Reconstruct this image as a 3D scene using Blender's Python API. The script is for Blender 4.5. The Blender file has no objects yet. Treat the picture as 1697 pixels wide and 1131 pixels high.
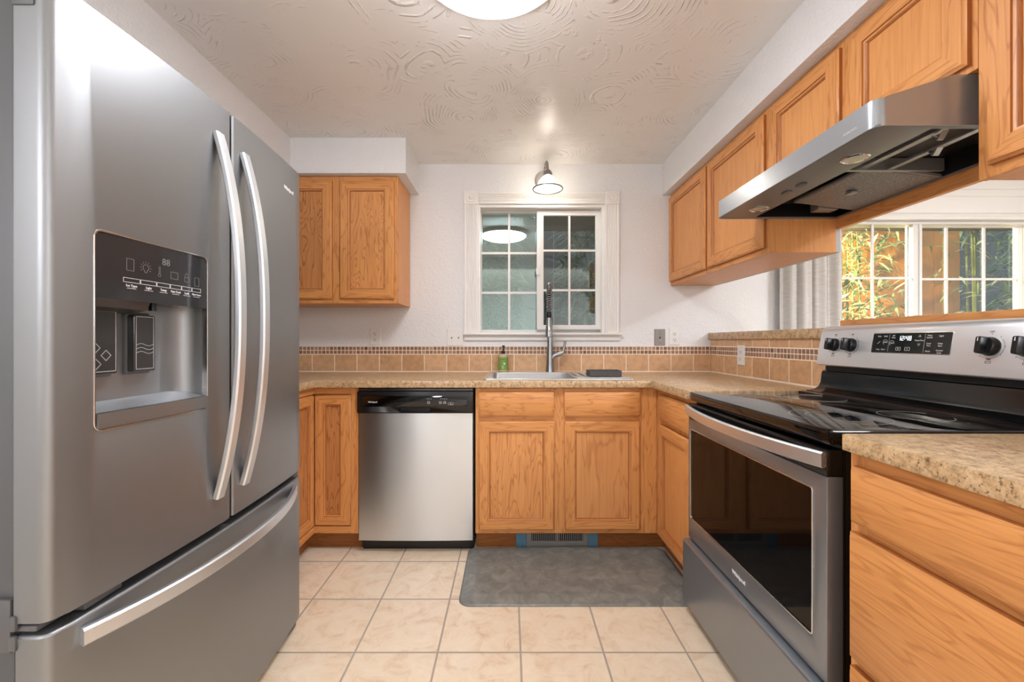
import bpy, bmesh, math, random
from mathutils import Vector, Matrix

# ---------------------------------------------------------------- camera, world, exposure
scene = bpy.context.scene
COL = scene.collection
CAMH = 1.12
cam_data = bpy.data.cameras.new('camera')
cam = bpy.data.objects.new('camera', cam_data)
COL.objects.link(cam)
cam.location = (0.0, 0.0, CAMH)
cam.rotation_euler = (math.pi / 2, 0, 0)
cam_data.sensor_width = 36.0
cam_data.lens = 36.0 * 696.0 / 1697.0
cam_data.shift_x = (848.5 - 843.0) / 1697.0
cam_data.shift_y = (566.0 - 565.5) / 1697.0
cam_data.clip_start = 0.02
scene.camera = cam

world = bpy.data.worlds.new('world')
scene.world = world
world.use_nodes = True
_bg = world.node_tree.nodes['Background']
_bg.inputs['Color'].default_value = (0.50, 0.68, 1.0, 1)
_bg.inputs['Strength'].default_value = 0.55

vs = scene.view_settings
vs.view_transform = 'Standard'
vs.look = 'None'
vs.exposure = 1.58
vs.gamma = 1.0
vs.use_curve_mapping = False

KITCHEN_LAMP = 13.0      # emission of the kitchen ceiling diffuser
ROOM_FILL = 24.0         # emission of the unseen ceiling fill lights added beside and behind
SCONCE_BULB = 26.0
PORCH_WATTS = 210.0
GLOBE = 13.5             # emission of the unseen globes added as front fill light

# ---------------------------------------------------------------- helpers
X, Y, Z = Vector((1, 0, 0)), Vector((0, 1, 0)), Vector((0, 0, 1))


def lin(c):
    out = []
    for v in c[:3]:
        v = v / 255.0
        out.append(v / 12.92 if v <= 0.04045 else ((v + 0.055) / 1.055) ** 2.4)
    return (out[0], out[1], out[2], 1.0)


class Fr:
    """a face frame: origin, right, up, outwards"""
    def __init__(s, o, U, V, W):
        s.o, s.U, s.V, s.W = Vector(o), Vector(U), Vector(V), Vector(W)

    def __call__(s, u, v, w=0.0):
        return s.o + s.U * u + s.V * v + s.W * w


def FY(x, y, z): return Fr((x, y, z), X, Z, -Y)      # faces the camera
def FXL(x, y, z): return Fr((x, y, z), -Y, Z, -X)    # right-hand run, faces left
def FXR(x, y, z): return Fr((x, y, z), Y, Z, X)      # left-hand run, faces right
def FUP(x, y, z): return Fr((x, y, z), X, Y, Z)      # lies flat
def FDN(x, y, z): return Fr((x, y, z), X, -Y, -Z)    # faces down


class MB:
    def __init__(s):
        s.bm = bmesh.new()

    def _merge(s, b):
        me = bpy.data.meshes.new('tmp')
        b.to_mesh(me)
        b.free()
        s.bm.from_mesh(me)
        bpy.data.meshes.remove(me)
        return s

    def box(s, x0, x1, y0, y1, z0, z1, bev=0.0, seg=2, m=0):
        b = bmesh.new()
        bmesh.ops.create_cube(b, size=1.0)
        for v in b.verts:
            v.co = Vector(((x0 + x1) / 2 + v.co.x * (x1 - x0), (y0 + y1) / 2 + v.co.y * (y1 - y0), (z0 + z1) / 2 + v.co.z * (z1 - z0)))
        if bev > 0:
            bmesh.ops.bevel(b, geom=list(b.edges), offset=bev, segments=seg, profile=0.5, affect='EDGES', clamp_overlap=True)
        for f in b.faces:
            f.material_index = m
        return s._merge(b)

    def fbox(s, fr, u0, u1, v0, v1, w0, w1, bev=0.0, seg=2, m=0):
        a, c = fr(u0, v0, w0), fr(u1, v1, w1)
        return s.box(min(a.x, c.x), max(a.x, c.x), min(a.y, c.y), max(a.y, c.y), min(a.z, c.z), max(a.z, c.z), bev, seg, m)

    def loops(s, loops, cap0=True, cap1=True, closed=False, m=0, side_m=None, ring_m=None):
        bm = s.bm
        vl = [[bm.verts.new(p) for p in lp] for lp in loops]
        n = len(vl[0])
        pairs = list(zip(vl, vl[1:]))
        if closed:
            pairs.append((vl[-1], vl[0]))
        new = []
        for ri, (a, b) in enumerate(pairs):
            for i in range(n):
                j = (i + 1) % n
                f = bm.faces.new((a[i], a[j], b[j], b[i]))
                f.material_index = side_m[i] if side_m else m
                if ring_m and ri in ring_m:
                    f.material_index = ring_m[ri]
                new.append(f)
        if cap0 and not closed:
            f = bm.faces.new(list(reversed(vl[0]))); f.material_index = m; new.append(f)
        if cap1 and not closed:
            f = bm.faces.new(vl[-1]); f.material_index = m; new.append(f)
        bmesh.ops.recalc_face_normals(bm, faces=new)
        return s

    def rects(s, fr, w, h, prof, cap0=True, cap1=True, closed=False, side_m=None, m=0, ring_m=None):
        lps = []
        for ins, d in prof:
            lps.append([fr(ins, ins, d), fr(w - ins, ins, d), fr(w - ins, h - ins, d), fr(ins, h - ins, d)])
        return s.loops(lps, cap0, cap1, closed, m, side_m, ring_m)

    def rrects(s, fr, w, h, r, prof, cap0=True, cap1=True, closed=False, seg=5, m=0):
        lps = []
        for ins, d in prof:
            lps.append([fr(a, b, d) for a, b in rrect(ins, ins, w - ins, h - ins, max(r - ins, 0.0005), seg)])
        return s.loops(lps, cap0, cap1, closed, m)

    def prism(s, pts_fn, d0, d1, pts, m=0):
        return s.loops([[pts_fn(a, b, d0) for a, b in pts], [pts_fn(a, b, d1) for a, b in pts]], m=m)

    def lathe(s, c, prof, seg=32, axis=Z, cap0=True, cap1=True, sx=1.0, sy=1.0, m=0):
        axis = Vector(axis).normalized()
        t = X if abs(axis.x) < 0.9 else Y
        a = (t - axis * t.dot(axis)).normalized()
        b = axis.cross(a)
        c = Vector(c)
        lps = []
        for r, h in prof:
            lps.append([c + axis * h + a * (math.cos(2 * math.pi * i / seg) * r * sx) + b * (math.sin(2 * math.pi * i / seg) * r * sy) for i in range(seg)])
        return s.loops(lps, cap0, cap1, m=m)

    def tube(s, path, r, seg=10, m=0):
        path = [Vector(p) for p in path]
        rs = r if isinstance(r, (list, tuple)) else [r] * len(path)
        t0 = (path[1] - path[0]).normalized()
        ref = Z if abs(t0.z) < 0.9 else X
        n = (ref - t0 * ref.dot(t0)).normalized()
        lps = []
        for i, p in enumerate(path):
            if i == 0: t = path[1] - path[0]
            elif i == len(path) - 1: t = path[-1] - path[-2]
            else: t = path[i + 1] - path[i - 1]
            t.normalize()
            n = (n - t * n.dot(t)).normalized()
            b = t.cross(n)
            lps.append([p + (n * math.cos(2 * math.pi * k / seg) + b * math.sin(2 * math.pi * k / seg)) * rs[i] for k in range(seg)])
        return s.loops(lps, m=m)

    def bar(s, path, side, wid, thk, m=0, ch=0.003):
        """a chamfered flat bar swept along a path; side = constant width direction"""
        path = [Vector(p) for p in path]
        side = Vector(side).normalized()
        lps = []
        for i, p in enumerate(path):
            t = path[min(i + 1, len(path) - 1)] - path[max(i - 1, 0)]
            n = side.cross(t).normalized()
            W, T = wid / 2, thk / 2
            q = [(-W + ch, -T), (W - ch, -T), (W, -T + ch), (W, T - ch), (W - ch, T), (-W + ch, T), (-W, T - ch), (-W, -T + ch)]
            lps.append([p + side * a + n * b for a, b in q])
        return s.loops(lps, m=m)

    def plate(s, fr, outer, holes=(), w0=0.0, w1=0.01, bev=0.0, m=0):
        """a flat plate with holes, cut from 2D outlines"""
        cu = bpy.data.curves.new('tmp', 'CURVE')
        cu.dimensions = '2D'
        cu.fill_mode = 'BOTH'
        for ol in [outer] + list(holes):
            sp = cu.splines.new('POLY')
            sp.points.add(len(ol) - 1)
            for q, (a, b) in zip(sp.points, ol):
                q.co = (a, b, 0, 1)
            sp.use_cyclic_u = True
        cu.extrude = abs(w1 - w0) / 2 - bev
        cu.bevel_depth = bev
        cu.bevel_resolution = 1
        cu.offset = -bev
        _curve_into(s, cu, lambda v: fr(v.x, v.y, (w0 + w1) / 2 + v.z), m)
        return s

    def text(s, fr, body, size, w=0.0006, align='CENTER', m=0, bold=0.0, shear=0.0):
        cu = bpy.data.curves.new('tmp', 'FONT')
        cu.body = body
        cu.size = size
        cu.align_x = align
        cu.align_y = 'CENTER'
        cu.extrude = w / 2
        cu.offset = bold
        cu.shear = shear
        cu.resolution_u = 3
        _curve_into(s, cu, lambda v: fr(v.x, v.y, w / 2 + v.z), m)
        return s

    def build(s, name, mats, parent=None, smooth=32, loc=None):
        bm = s.bm
        ang = math.radians(smooth)
        bmesh.ops.remove_doubles(bm, verts=bm.verts, dist=1e-6)
        for f in bm.faces:
            f.smooth = True
        for e in bm.edges:
            if len(e.link_faces) != 2 or e.calc_face_angle(4) > ang:
                e.smooth = False
        me = bpy.data.meshes.new(name)
        off = Vector((0, 0, 0))
        root = parent
        while root is not None:
            off += root.location
            root = root.parent
        if parent is None and loc is not None:
            off = Vector(loc)
        for v in bm.verts:
            v.co -= off
        bm.to_mesh(me)
        bm.free()
        for mt in (mats if isinstance(mats, (list, tuple)) else [mats]):
            me.materials.append(mt)
        o = bpy.data.objects.new(name, me)
        COL.objects.link(o)
        if parent is not None:
            o.parent = parent
        elif loc is not None:
            o.location = loc
        return o


def _curve_into(mb, cu, fn, m):
    o = bpy.data.objects.new('tmp', cu)
    COL.objects.link(o)
    dg = bpy.context.evaluated_depsgraph_get()
    me = bpy.data.meshes.new_from_object(o.evaluated_get(dg))
    b = bmesh.new()
    b.from_mesh(me)
    for v in b.verts:
        v.co = fn(v.co.copy())
    for f in b.faces:
        f.material_index = m
    bmesh.ops.remove_doubles(b, verts=b.verts, dist=1e-6)
    bmesh.ops.recalc_face_normals(b, faces=b.faces)
    mb._merge(b)
    bpy.data.meshes.remove(me)
    bpy.data.objects.remove(o)
    bpy.data.curves.remove(cu)


def rrect(u0, v0, u1, v1, r, seg=5):
    pts = []
    for cx, cy, a0 in ((u1 - r, v0 + r, -90), (u1 - r, v1 - r, 0), (u0 + r, v1 - r, 90), (u0 + r, v0 + r, 180)):
        for i in range(seg + 1):
            a = math.radians(a0 + 90 * i / seg)
            pts.append((cx + r * math.cos(a), cy + r * math.sin(a)))
    return pts


def rect(u0, v0, u1, v1):
    return [(u0, v0), (u1, v0), (u1, v1), (u0, v1)]


def circ(cx, cy, r, n=32):
    return [(cx + r * math.cos(2 * math.pi * i / n), cy + r * math.sin(2 * math.pi * i / n)) for i in range(n)]


def cut(obj, cutter_mb):
    """carve a shape out of a finished mesh"""
    c = cutter_mb.build('cutter', [])
    c.location = (0, 0, 0)
    root, off = obj.parent, Vector((0, 0, 0))
    while root is not None:
        off += root.location
        root = root.parent
    for v in c.data.vertices:
        v.co -= off
    par = obj.parent
    obj.parent = None
    md = obj.modifiers.new('cut', 'BOOLEAN')
    md.operation = 'DIFFERENCE'
    md.solver = 'EXACT'
    md.object = c
    dg = bpy.context.evaluated_depsgraph_get()
    dg.update()
    me = bpy.data.meshes.new_from_object(obj.evaluated_get(dg))
    obj.modifiers.remove(md)
    obj.data = me
    obj.parent = par
    bpy.data.objects.remove(c)
    return obj


def thing(name, loc, label, cat, group=None):
    o = bpy.data.objects.new(name, None)
    COL.objects.link(o)
    o.empty_display_size = 0.05
    o.location = loc
    o['label'] = label
    o['category'] = cat
    if group:
        o['group'] = group
    return o


def tag(o, label, cat, group=None):
    o['label'] = label
    o['category'] = cat
    if group:
        o['group'] = group
    return o


def struct(o, label):
    o['kind'] = 'structure'
    o['label'] = label
    return o


# ---------------------------------------------------------------- materials
def new_mat(name):
    m = bpy.data.materials.new(name)
    m.use_nodes = True
    nt = m.node_tree
    return m, nt, nt.nodes['Principled BSDF']


def N(nt, t, **kw):
    n = nt.nodes.new(t)
    for k, v in kw.items():
        if k in ('operation', 'blend_type', 'data_type', 'feature', 'distance', 'noise_dimensions', 'direction_type', 'axis', 'wave_type', 'bands_direction', 'interpolation_type'):
            setattr(n, k, v)
        else:
            n.inputs[k].default_value = v
    return n


def ramp(nt, fac, stops):
    r = nt.nodes.new('ShaderNodeValToRGB')
    els = r.color_ramp.elements
    while len(els) > 1:
        els.remove(els[-1])
    els[0].position, els[0].color = stops[0]
    for p, c in stops[1:]:
        e = els.new(p)
        e.color = c
    nt.links.new(fac, r.inputs['Fac'])
    return r


def G(v): return (v, v, v, 1)


def plain(name, rgb, rough=0.5, metal=0.0, spec=0.5, coat=0.0, aniso=0.0):
    m, nt, b = new_mat(name)
    b.inputs['Base Color'].default_value = lin(rgb)
    b.inputs['Roughness'].default_value = rough
    b.inputs['Metallic'].default_value = metal
    b.inputs['Specular IOR Level'].default_value = spec
    b.inputs['Coat Weight'].default_value = coat
    b.inputs['Anisotropic'].default_value = aniso
    return m


def emit(name, rgb, strength):
    m, nt, b = new_mat(name)
    b.inputs['Base Color'].default_value = lin(rgb)
    b.inputs['Emission Color'].default_value = lin(rgb)
    b.inputs['Emission Strength'].default_value = strength
    return m


def bump(nt, b, height, strength, dist=0.01):
    n = nt.nodes.new('ShaderNodeBump')
    n.inputs['Strength'].default_value = strength
    n.inputs['Distance'].default_value = dist
    nt.links.new(height, n.inputs['Height'])
    nt.links.new(n.outputs['Normal'], b.inputs['Normal'])


def oak(name, axis, light=(222, 156, 92), dark=(166, 98, 48), cathedral=0.9, contour=11.0):
    m, nt, b = new_mat(name)
    L = nt.links.new
    tc = nt.nodes.new('ShaderNodeTexCoord')
    oi = nt.nodes.new('ShaderNodeObjectInfo')
    mul = N(nt, 'ShaderNodeVectorMath', operation='SCALE')
    mul.inputs[0].default_value = (7.3, 5.1, 9.7)
    L(oi.outputs['Random'], mul.inputs['Scale'])
    add = N(nt, 'ShaderNodeVectorMath', operation='ADD')
    L(tc.outputs['Object'], add.inputs[0]); L(mul.outputs[0], add.inputs[1])
    sc_c = {'x': (1.6, 11, 11), 'y': (11, 1.6, 11), 'z': (11, 11, 1.6)}[axis]
    sc_f = {'x': (4, 130, 130), 'y': (130, 4, 130), 'z': (130, 130, 4)}[axis]
    m1 = nt.nodes.new('ShaderNodeMapping'); m1.inputs['Scale'].default_value = sc_c
    m2 = nt.nodes.new('ShaderNodeMapping'); m2.inputs['Scale'].default_value = sc_f
    L(add.outputs[0], m1.inputs['Vector']); L(add.outputs[0], m2.inputs['Vector'])
    n1 = N(nt, 'ShaderNodeTexNoise', Scale=1.0, Detail=3.0, Roughness=0.5, Distortion=0.35)
    L(m1.outputs[0], n1.inputs['Vector'])
    k = N(nt, 'ShaderNodeMath', operation='MULTIPLY'); k.inputs[1].default_value = contour * 2 * math.pi
    L(n1.outputs['Fac'], k.inputs[0])
    sn = N(nt, 'ShaderNodeMath', operation='SINE'); L(k.outputs[0], sn.inputs[0])
    r1 = ramp(nt, sn.outputs[0], [(0.0, G(0)), (0.62, G(0.10)), (0.85, G(0.55)), (1.0, G(1))])
    n2 = N(nt, 'ShaderNodeTexNoise', Scale=1.0, Detail=3.0, Roughness=0.6)
    L(m2.outputs[0], n2.inputs['Vector'])
    r2 = ramp(nt, n2.outputs['Fac'], [(0.35, G(0)), (0.7, G(1))])
    n3 = N(nt, 'ShaderNodeTexNoise', Scale=2.2, Detail=2.0)
    L(add.outputs[0], n3.inputs['Vector'])
    a1 = N(nt, 'ShaderNodeMath', operation='MULTIPLY'); a1.inputs[1].default_value = 0.38 * cathedral
    L(r1.outputs['Color'], a1.inputs[0])
    a2 = N(nt, 'ShaderNodeMath', operation='MULTIPLY_ADD'); a2.inputs[1].default_value = 0.26
    L(r2.outputs['Color'], a2.inputs[0]); L(a1.outputs[0], a2.inputs[2])
    a3 = N(nt, 'ShaderNodeMath', operation='MULTIPLY_ADD'); a3.inputs[1].default_value = 0.3; a3.use_clamp = True
    L(n3.outputs['Fac'], a3.inputs[0]); L(a2.outputs[0], a3.inputs[2])
    cr = ramp(nt, a3.outputs[0], [(0.1, lin(light)), (0.95, lin(dark))])
    L(cr.outputs['Color'], b.inputs['Base Color'])
    b.inputs['Roughness'].default_value = 0.38
    b.inputs['Specular IOR Level'].default_value = 0.4
    bump(nt, b, a2.outputs[0], 0.08, 0.002)
    return m


OAK = {a: oak('oak_' + a, a) for a in 'xz'}
OAK['y'] = oak('oak_y', 'y', cathedral=0.75, contour=12.0)
OAKP = oak('oak_panel_z', 'z', light=(222, 156, 94), dark=(166, 98, 48), cathedral=1.1, contour=17.0)
OAKP_LIGHT = oak('oak_veneer_z', 'z', light=(224, 158, 94), dark=(182, 114, 58), cathedral=0.35, contour=8.0)
OAKD = oak('oak_dark_z', 'z', light=(206, 140, 82), dark=(132, 76, 38), cathedral=1.25, contour=15.0)
OAK_GROOVE_SHADE = oak('oak_groove_shade', 'z', light=(176, 108, 56), dark=(128, 72, 34), cathedral=0.5)  # contact shade put into the colour of door grooves and edges
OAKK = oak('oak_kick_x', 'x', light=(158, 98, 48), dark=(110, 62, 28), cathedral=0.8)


def steel(name, rgb, rough, aniso=0.0, streak='z', var=0.06, metal=1.0):
    m, nt, b = new_mat(name)
    L = nt.links.new
    tc = nt.nodes.new('ShaderNodeTexCoord')
    mp = nt.nodes.new('ShaderNodeMapping')
    mp.inputs['Scale'].default_value = {'x': (2, 500, 500), 'y': (500, 2, 500), 'z': (500, 500, 2)}[streak]
    L(tc.outputs['Object'], mp.inputs['Vector'])
    n = N(nt, 'ShaderNodeTexNoise', Scale=1.0, Detail=2.0)
    L(mp.outputs[0], n.inputs['Vector'])
    if var > 0:
        r = ramp(nt, n.outputs['Fac'], [(0.3, G(max(rough - var, 0.02))), (0.7, G(rough + var))])
        L(r.outputs['Color'], b.inputs['Roughness'])
    else:
        b.inputs['Roughness'].default_value = rough
    b.inputs['Base Color'].default_value = lin(rgb)
    b.inputs['Metallic'].default_value = metal
    b.inputs['Anisotropic'].default_value = aniso
    b.inputs['Anisotropic Rotation'].default_value = 0.25
    if aniso:
        tg = nt.nodes.new('ShaderNodeTangent')
        tg.direction_type = 'RADIAL'
        tg.axis = 'Z'
        L(tg.outputs[0], b.inputs['Tangent'])
    return m


FRIDGE = steel('fridge_steel', (148, 150, 151), 0.45, 0.0, 'z', 0.0, 0.9)
FRIDGE_SIDE = plain('fridge_body_grey', (92, 93, 94), 0.5, 0.2)
SATIN = steel('satin_handle', (232, 236, 240), 0.42, 0.0, 'z', 0.0)
SATIN_Y = steel('satin_bar', (228, 233, 238), 0.40, 0.0, 'y', 0.0)
DW_STEEL = steel('dishwasher_steel', (220, 226, 232), 0.30, 0.8, 'x', 0.0)
RANGE_STEEL = steel('range_steel', (150, 157, 164), 0.34, 0.0, 'y', 0.0, 0.8)
PANEL_STEEL = steel('console_steel', (226, 228, 230), 0.36, 0.0, 'y', 0.0, 0.75)
HOOD_STEEL = steel('hood_steel', (166, 171, 176), 0.28, 0.0, 'y', 0.0, 0.65)
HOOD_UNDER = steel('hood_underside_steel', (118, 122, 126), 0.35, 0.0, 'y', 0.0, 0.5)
CHROME = plain('chrome', (215, 215, 215), 0.12, 1.0)
BRUSHED = plain('brushed_nickel', (150, 148, 145), 0.25, 1.0)
FAUCET = plain('faucet_steel', (158, 160, 162), 0.24, 1.0)
SINK = plain('sink_steel', (214, 214, 212), 0.3, 0.85)
BLACK = plain('black_plastic', (16, 16, 17), 0.3)
BLACKGLASS = plain('black_glass', (6, 6, 7), 0.04, 0.0, 0.6)
BLACKENAMEL = plain('black_enamel', (12, 12, 13), 0.16, 0.0, 0.6)
DARK = plain('dark_cavity', (20, 20, 20), 0.6)
GREYDARK = plain('dark_grey_plastic', (70, 67, 65), 0.5)
WHITEPL = plain('white_plastic', (232, 229, 224), 0.35)
TRIMW = plain('white_trim_paint', (236, 233, 228), 0.35)
INK = plain('white_print', (225, 225, 225), 0.5)
INKDIM = plain('grey_print', (120, 120, 120), 0.5)
INKDARK = plain('black_print', (40, 40, 40), 0.5)
SLOT = plain('slot_black', (30, 28, 26), 0.6)
DISPLAY = emit('display_digits', (235, 245, 250), 0.5)
BULB = emit('bulb_glow', (255, 246, 232), SCONCE_BULB)
DIFFUSER = emit('lamp_diffuser', (246, 248, 255), KITCHEN_LAMP)
GLOBEM = emit('fill_globe', (243, 246, 255), GLOBE)
FILL_DIFFUSER = emit('fill_diffuser_room', (242, 246, 255), ROOM_FILL)


def wall_paint(name, rgb, rough, bscale, bstr):
    m, nt, b = new_mat(name)
    L = nt.links.new
    tc = nt.nodes.new('ShaderNodeTexCoord')
    n = N(nt, 'ShaderNodeTexNoise', Scale=bscale, Detail=3.0, Roughness=0.55, Distortion=0.6)
    L(tc.outputs['Object'], n.inputs['Vector'])
    r = ramp(nt, n.outputs['Fac'], [(0.42, G(0)), (0.6, G(1))])
    b.inputs['Base Color'].default_value = lin(rgb)
    b.inputs['Roughness'].default_value = rough
    bump(nt, b, r.outputs['Color'], bstr, 0.004)
    return m


WALL = wall_paint('white_orange_peel_wall', (231, 230, 229), 0.5, 75, 0.35)


def ceiling_paint():
    m, nt, b = new_mat('swirled_ceiling')
    L = nt.links.new
    tc = nt.nodes.new('ShaderNodeTexCoord')
    nz = N(nt, 'ShaderNodeTexNoise', Scale=3.0, Detail=2.0)
    L(tc.outputs['Object'], nz.inputs['Vector'])
    ds = N(nt, 'ShaderNodeVectorMath', operation='SCALE'); ds.inputs['Scale'].default_value = 0.16
    L(nz.outputs['Color'], ds.inputs[0])
    ad = N(nt, 'ShaderNodeVectorMath', operation='ADD')
    L(tc.outputs['Object'], ad.inputs[0]); L(ds.outputs[0], ad.inputs[1])
    flat = nt.nodes.new('ShaderNodeMapping'); flat.inputs['Scale'].default_value = (1, 1, 0)
    L(ad.outputs[0], flat.inputs['Vector'])
    v = nt.nodes.new('ShaderNodeTexVoronoi'); v.inputs['Scale'].default_value = 2.7
    L(flat.outputs[0], v.inputs['Vector'])
    k = N(nt, 'ShaderNodeMath', operation='MULTIPLY'); k.inputs[1].default_value = 130.0
    L(v.outputs['Distance'], k.inputs[0])
    s = N(nt, 'ShaderNodeMath', operation='SINE'); L(k.outputs[0], s.inputs[0])
    r = ramp(nt, s.outputs[0], [(0.0, G(0)), (0.55, G(0)), (1.0, G(1))])
    mk = N(nt, 'ShaderNodeTexNoise', Scale=8.0, Detail=4.0, Roughness=0.65)
    L(tc.outputs['Object'], mk.inputs['Vector'])
    rm = ramp(nt, mk.outputs['Fac'], [(0.50, G(0)), (0.66, G(1))])
    mu = N(nt, 'ShaderNodeMath', operation='MULTIPLY'); L(r.outputs['Color'], mu.inputs[0]); L(rm.outputs['Color'], mu.inputs[1])
    # short ridges of left-over plaster
    w = N(nt, 'ShaderNodeTexNoise', Scale=9.0, Detail=5.0, Roughness=0.7, Distortion=1.4)
    mp = nt.nodes.new('ShaderNodeMapping'); mp.inputs['Scale'].default_value = (0.6, 1.8, 1)
    L(tc.outputs['Object'], mp.inputs['Vector']); L(mp.outputs[0], w.inputs['Vector'])
    rw = ramp(nt, w.outputs['Fac'], [(0.66, G(0)), (0.72, G(1))])
    tot = N(nt, 'ShaderNodeMath', operation='MULTIPLY_ADD'); tot.inputs[1].default_value = 1.3
    L(rw.outputs['Color'], tot.inputs[0]); L(mu.outputs[0], tot.inputs[2])
    b.inputs['Base Color'].default_value = lin((238, 236, 233))
    b.inputs['Roughness'].default_value = 0.33
    b.inputs['Specular IOR Level'].default_value = 0.5
    bump(nt, b, tot.outputs[0], 1.0, 0.0050)
    return m


CEIL = ceiling_paint()


def floor_tiles():
    m, nt, b = new_mat('cream_ceramic_floor_tiles')
    L = nt.links.new
    tc = nt.nodes.new('ShaderNodeTexCoord')
    sp = nt.nodes.new('ShaderNodeSeparateXYZ')
    L(tc.outputs['Object'], sp.inputs[0])

    def cell(out, off, pitch):
        a = N(nt, 'ShaderNodeMath', operation='SUBTRACT'); a.inputs[1].default_value = off - pitch * 40
        L(out, a.inputs[0])
        d = N(nt, 'ShaderNodeMath', operation='DIVIDE'); d.inputs[1].default_value = pitch
        L(a.outputs[0], d.inputs[0])
        f = N(nt, 'ShaderNodeMath', operation='FRACT'); L(d.outputs[0], f.inputs[0])
        fl = N(nt, 'ShaderNodeMath', operation='FLOOR'); L(d.outputs[0], fl.inputs[0])
        c = N(nt, 'ShaderNodeMath', operation='SUBTRACT'); c.inputs[1].default_value = 0.5
        L(f.outputs[0], c.inputs[0])
        ab = N(nt, 'ShaderNodeMath', operation='ABSOLUTE'); L(c.outputs[0], ab.inputs[0])
        return ab.outputs[0], fl.outputs[0]
    ax, fx = cell(sp.outputs['X'], 0.043, 0.2985)
    ay, fy = cell(sp.outputs['Y'], 1.511, 0.3120)
    mx = N(nt, 'ShaderNodeMath', operation='MAXIMUM'); L(ax, mx.inputs[0]); L(ay, mx.inputs[1])
    gr = ramp(nt, mx.outputs[0], [(0.4865, G(0)), (0.4905, G(1))])
    cb = nt.nodes.new('ShaderNodeCombineXYZ'); L(fx, cb.inputs[0]); L(fy, cb.inputs[1])
    wn = nt.nodes.new('ShaderNodeTexWhiteNoise'); L(cb.outputs[0], wn.inputs['Vector'])
    of = N(nt, 'ShaderNodeVectorMath', operation='SCALE'); of.inputs['Scale'].default_value = 20.0
    L(wn.outputs['Color'], of.inputs[0])
    ad = N(nt, 'ShaderNodeVectorMath', operation='ADD'); L(tc.outputs['Object'], ad.inputs[0]); L(of.outputs[0], ad.inputs[1])
    n1 = N(nt, 'ShaderNodeTexNoise', Scale=12.0, Detail=8.0, Roughness=0.72, Distortion=0.9)
    L(ad.outputs[0], n1.inputs['Vector'])
    c1 = ramp(nt, n1.outputs['Fac'], [(0.30, lin((238, 222, 198))), (0.50, lin((232, 212, 184))), (0.62, lin((222, 197, 166))), (0.76, lin((202, 170, 138)))])
    n2 = N(nt, 'ShaderNodeTexNoise', Scale=2.0, Detail=2.0)
    L(ad.outputs[0], n2.inputs['Vector'])
    mixn = N(nt, 'ShaderNodeMix', data_type='RGBA')
    L(gr.outputs['Color'], mixn.inputs['Factor'])
    L(c1.outputs['Color'], mixn.inputs[6])
    mixn.inputs[7].default_value = lin((170, 157, 142))
    L(mixn.outputs[2], b.inputs['Base Color'])
    rr = ramp(nt, gr.outputs['Color'], [(0, G(0.36)), (1, G(0.8))])
    L(rr.outputs['Color'], b.inputs['Roughness'])
    inv = N(nt, 'ShaderNodeMath', operation='SUBTRACT'); inv.inputs[0].default_value = 1.0
    L(gr.outputs['Color'], inv.inputs[1])
    bump(nt, b, inv.outputs[0], 0.4, 0.003)
    return m


FLOOR = floor_tiles()


def counter_mat():
    m, nt, b = new_mat('granite_laminate')
    L = nt.links.new
    tc = nt.nodes.new('ShaderNodeTexCoord')
    n1 = N(nt, 'ShaderNodeTexNoise', Scale=42.0, Detail=6.0, Roughness=0.78)
    n2 = N(nt, 'ShaderNodeTexNoise', Scale=7.0, Detail=3.0)
    for n in (n1, n2):
        L(tc.outputs['Object'], n.inputs['Vector'])
    c1 = ramp(nt, n1.outputs['Fac'], [(0.35, lin((92, 72, 50))), (0.43, lin((164, 130, 94))), (0.53, lin((206, 172, 130))), (0.68, lin((224, 200, 164)))])
    c2 = ramp(nt, n2.outputs['Fac'], [(0.35, lin((186, 158, 114))), (0.65, lin((212, 176, 136)))])
    mx = N(nt, 'ShaderNodeMix', data_type='RGBA')
    mx.inputs['Factor'].default_value = 0.35
    L(c1.outputs['Color'], mx.inputs[6]); L(c2.outputs['Color'], mx.inputs[7])
    n3 = N(nt, 'ShaderNodeTexNoise', Scale=125.0, Detail=3.0, Roughness=0.6)
    L(tc.outputs['Object'], n3.inputs['Vector'])
    fl = ramp(nt, n3.outputs['Fac'], [(0.36, G(0.42)), (0.43, G(1.0))])
    n4 = N(nt, 'ShaderNodeTexNoise', Scale=60.0, Detail=2.0, Roughness=0.5)
    L(tc.outputs['Object'], n4.inputs['Vector'])
    gl = ramp(nt, n4.outputs['Fac'], [(0.60, G(0.0)), (0.68, G(0.55))])
    m2 = N(nt, 'ShaderNodeMix', data_type='RGBA', blend_type='MULTIPLY'); m2.inputs['Factor'].default_value = 1.0
    L(mx.outputs[2], m2.inputs[6]); L(fl.outputs['Color'], m2.inputs[7])
    m3 = N(nt, 'ShaderNodeMix', data_type='RGBA')
    L(gl.outputs['Color'], m3.inputs['Factor']); L(m2.outputs[2], m3.inputs[6]); m3.inputs[7].default_value = lin((140, 132, 100))
    L(m3.outputs[2], b.inputs['Base Color'])
    b.inputs['Roughness'].default_value = 0.28
    return m


COUNTER = counter_mat()


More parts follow.
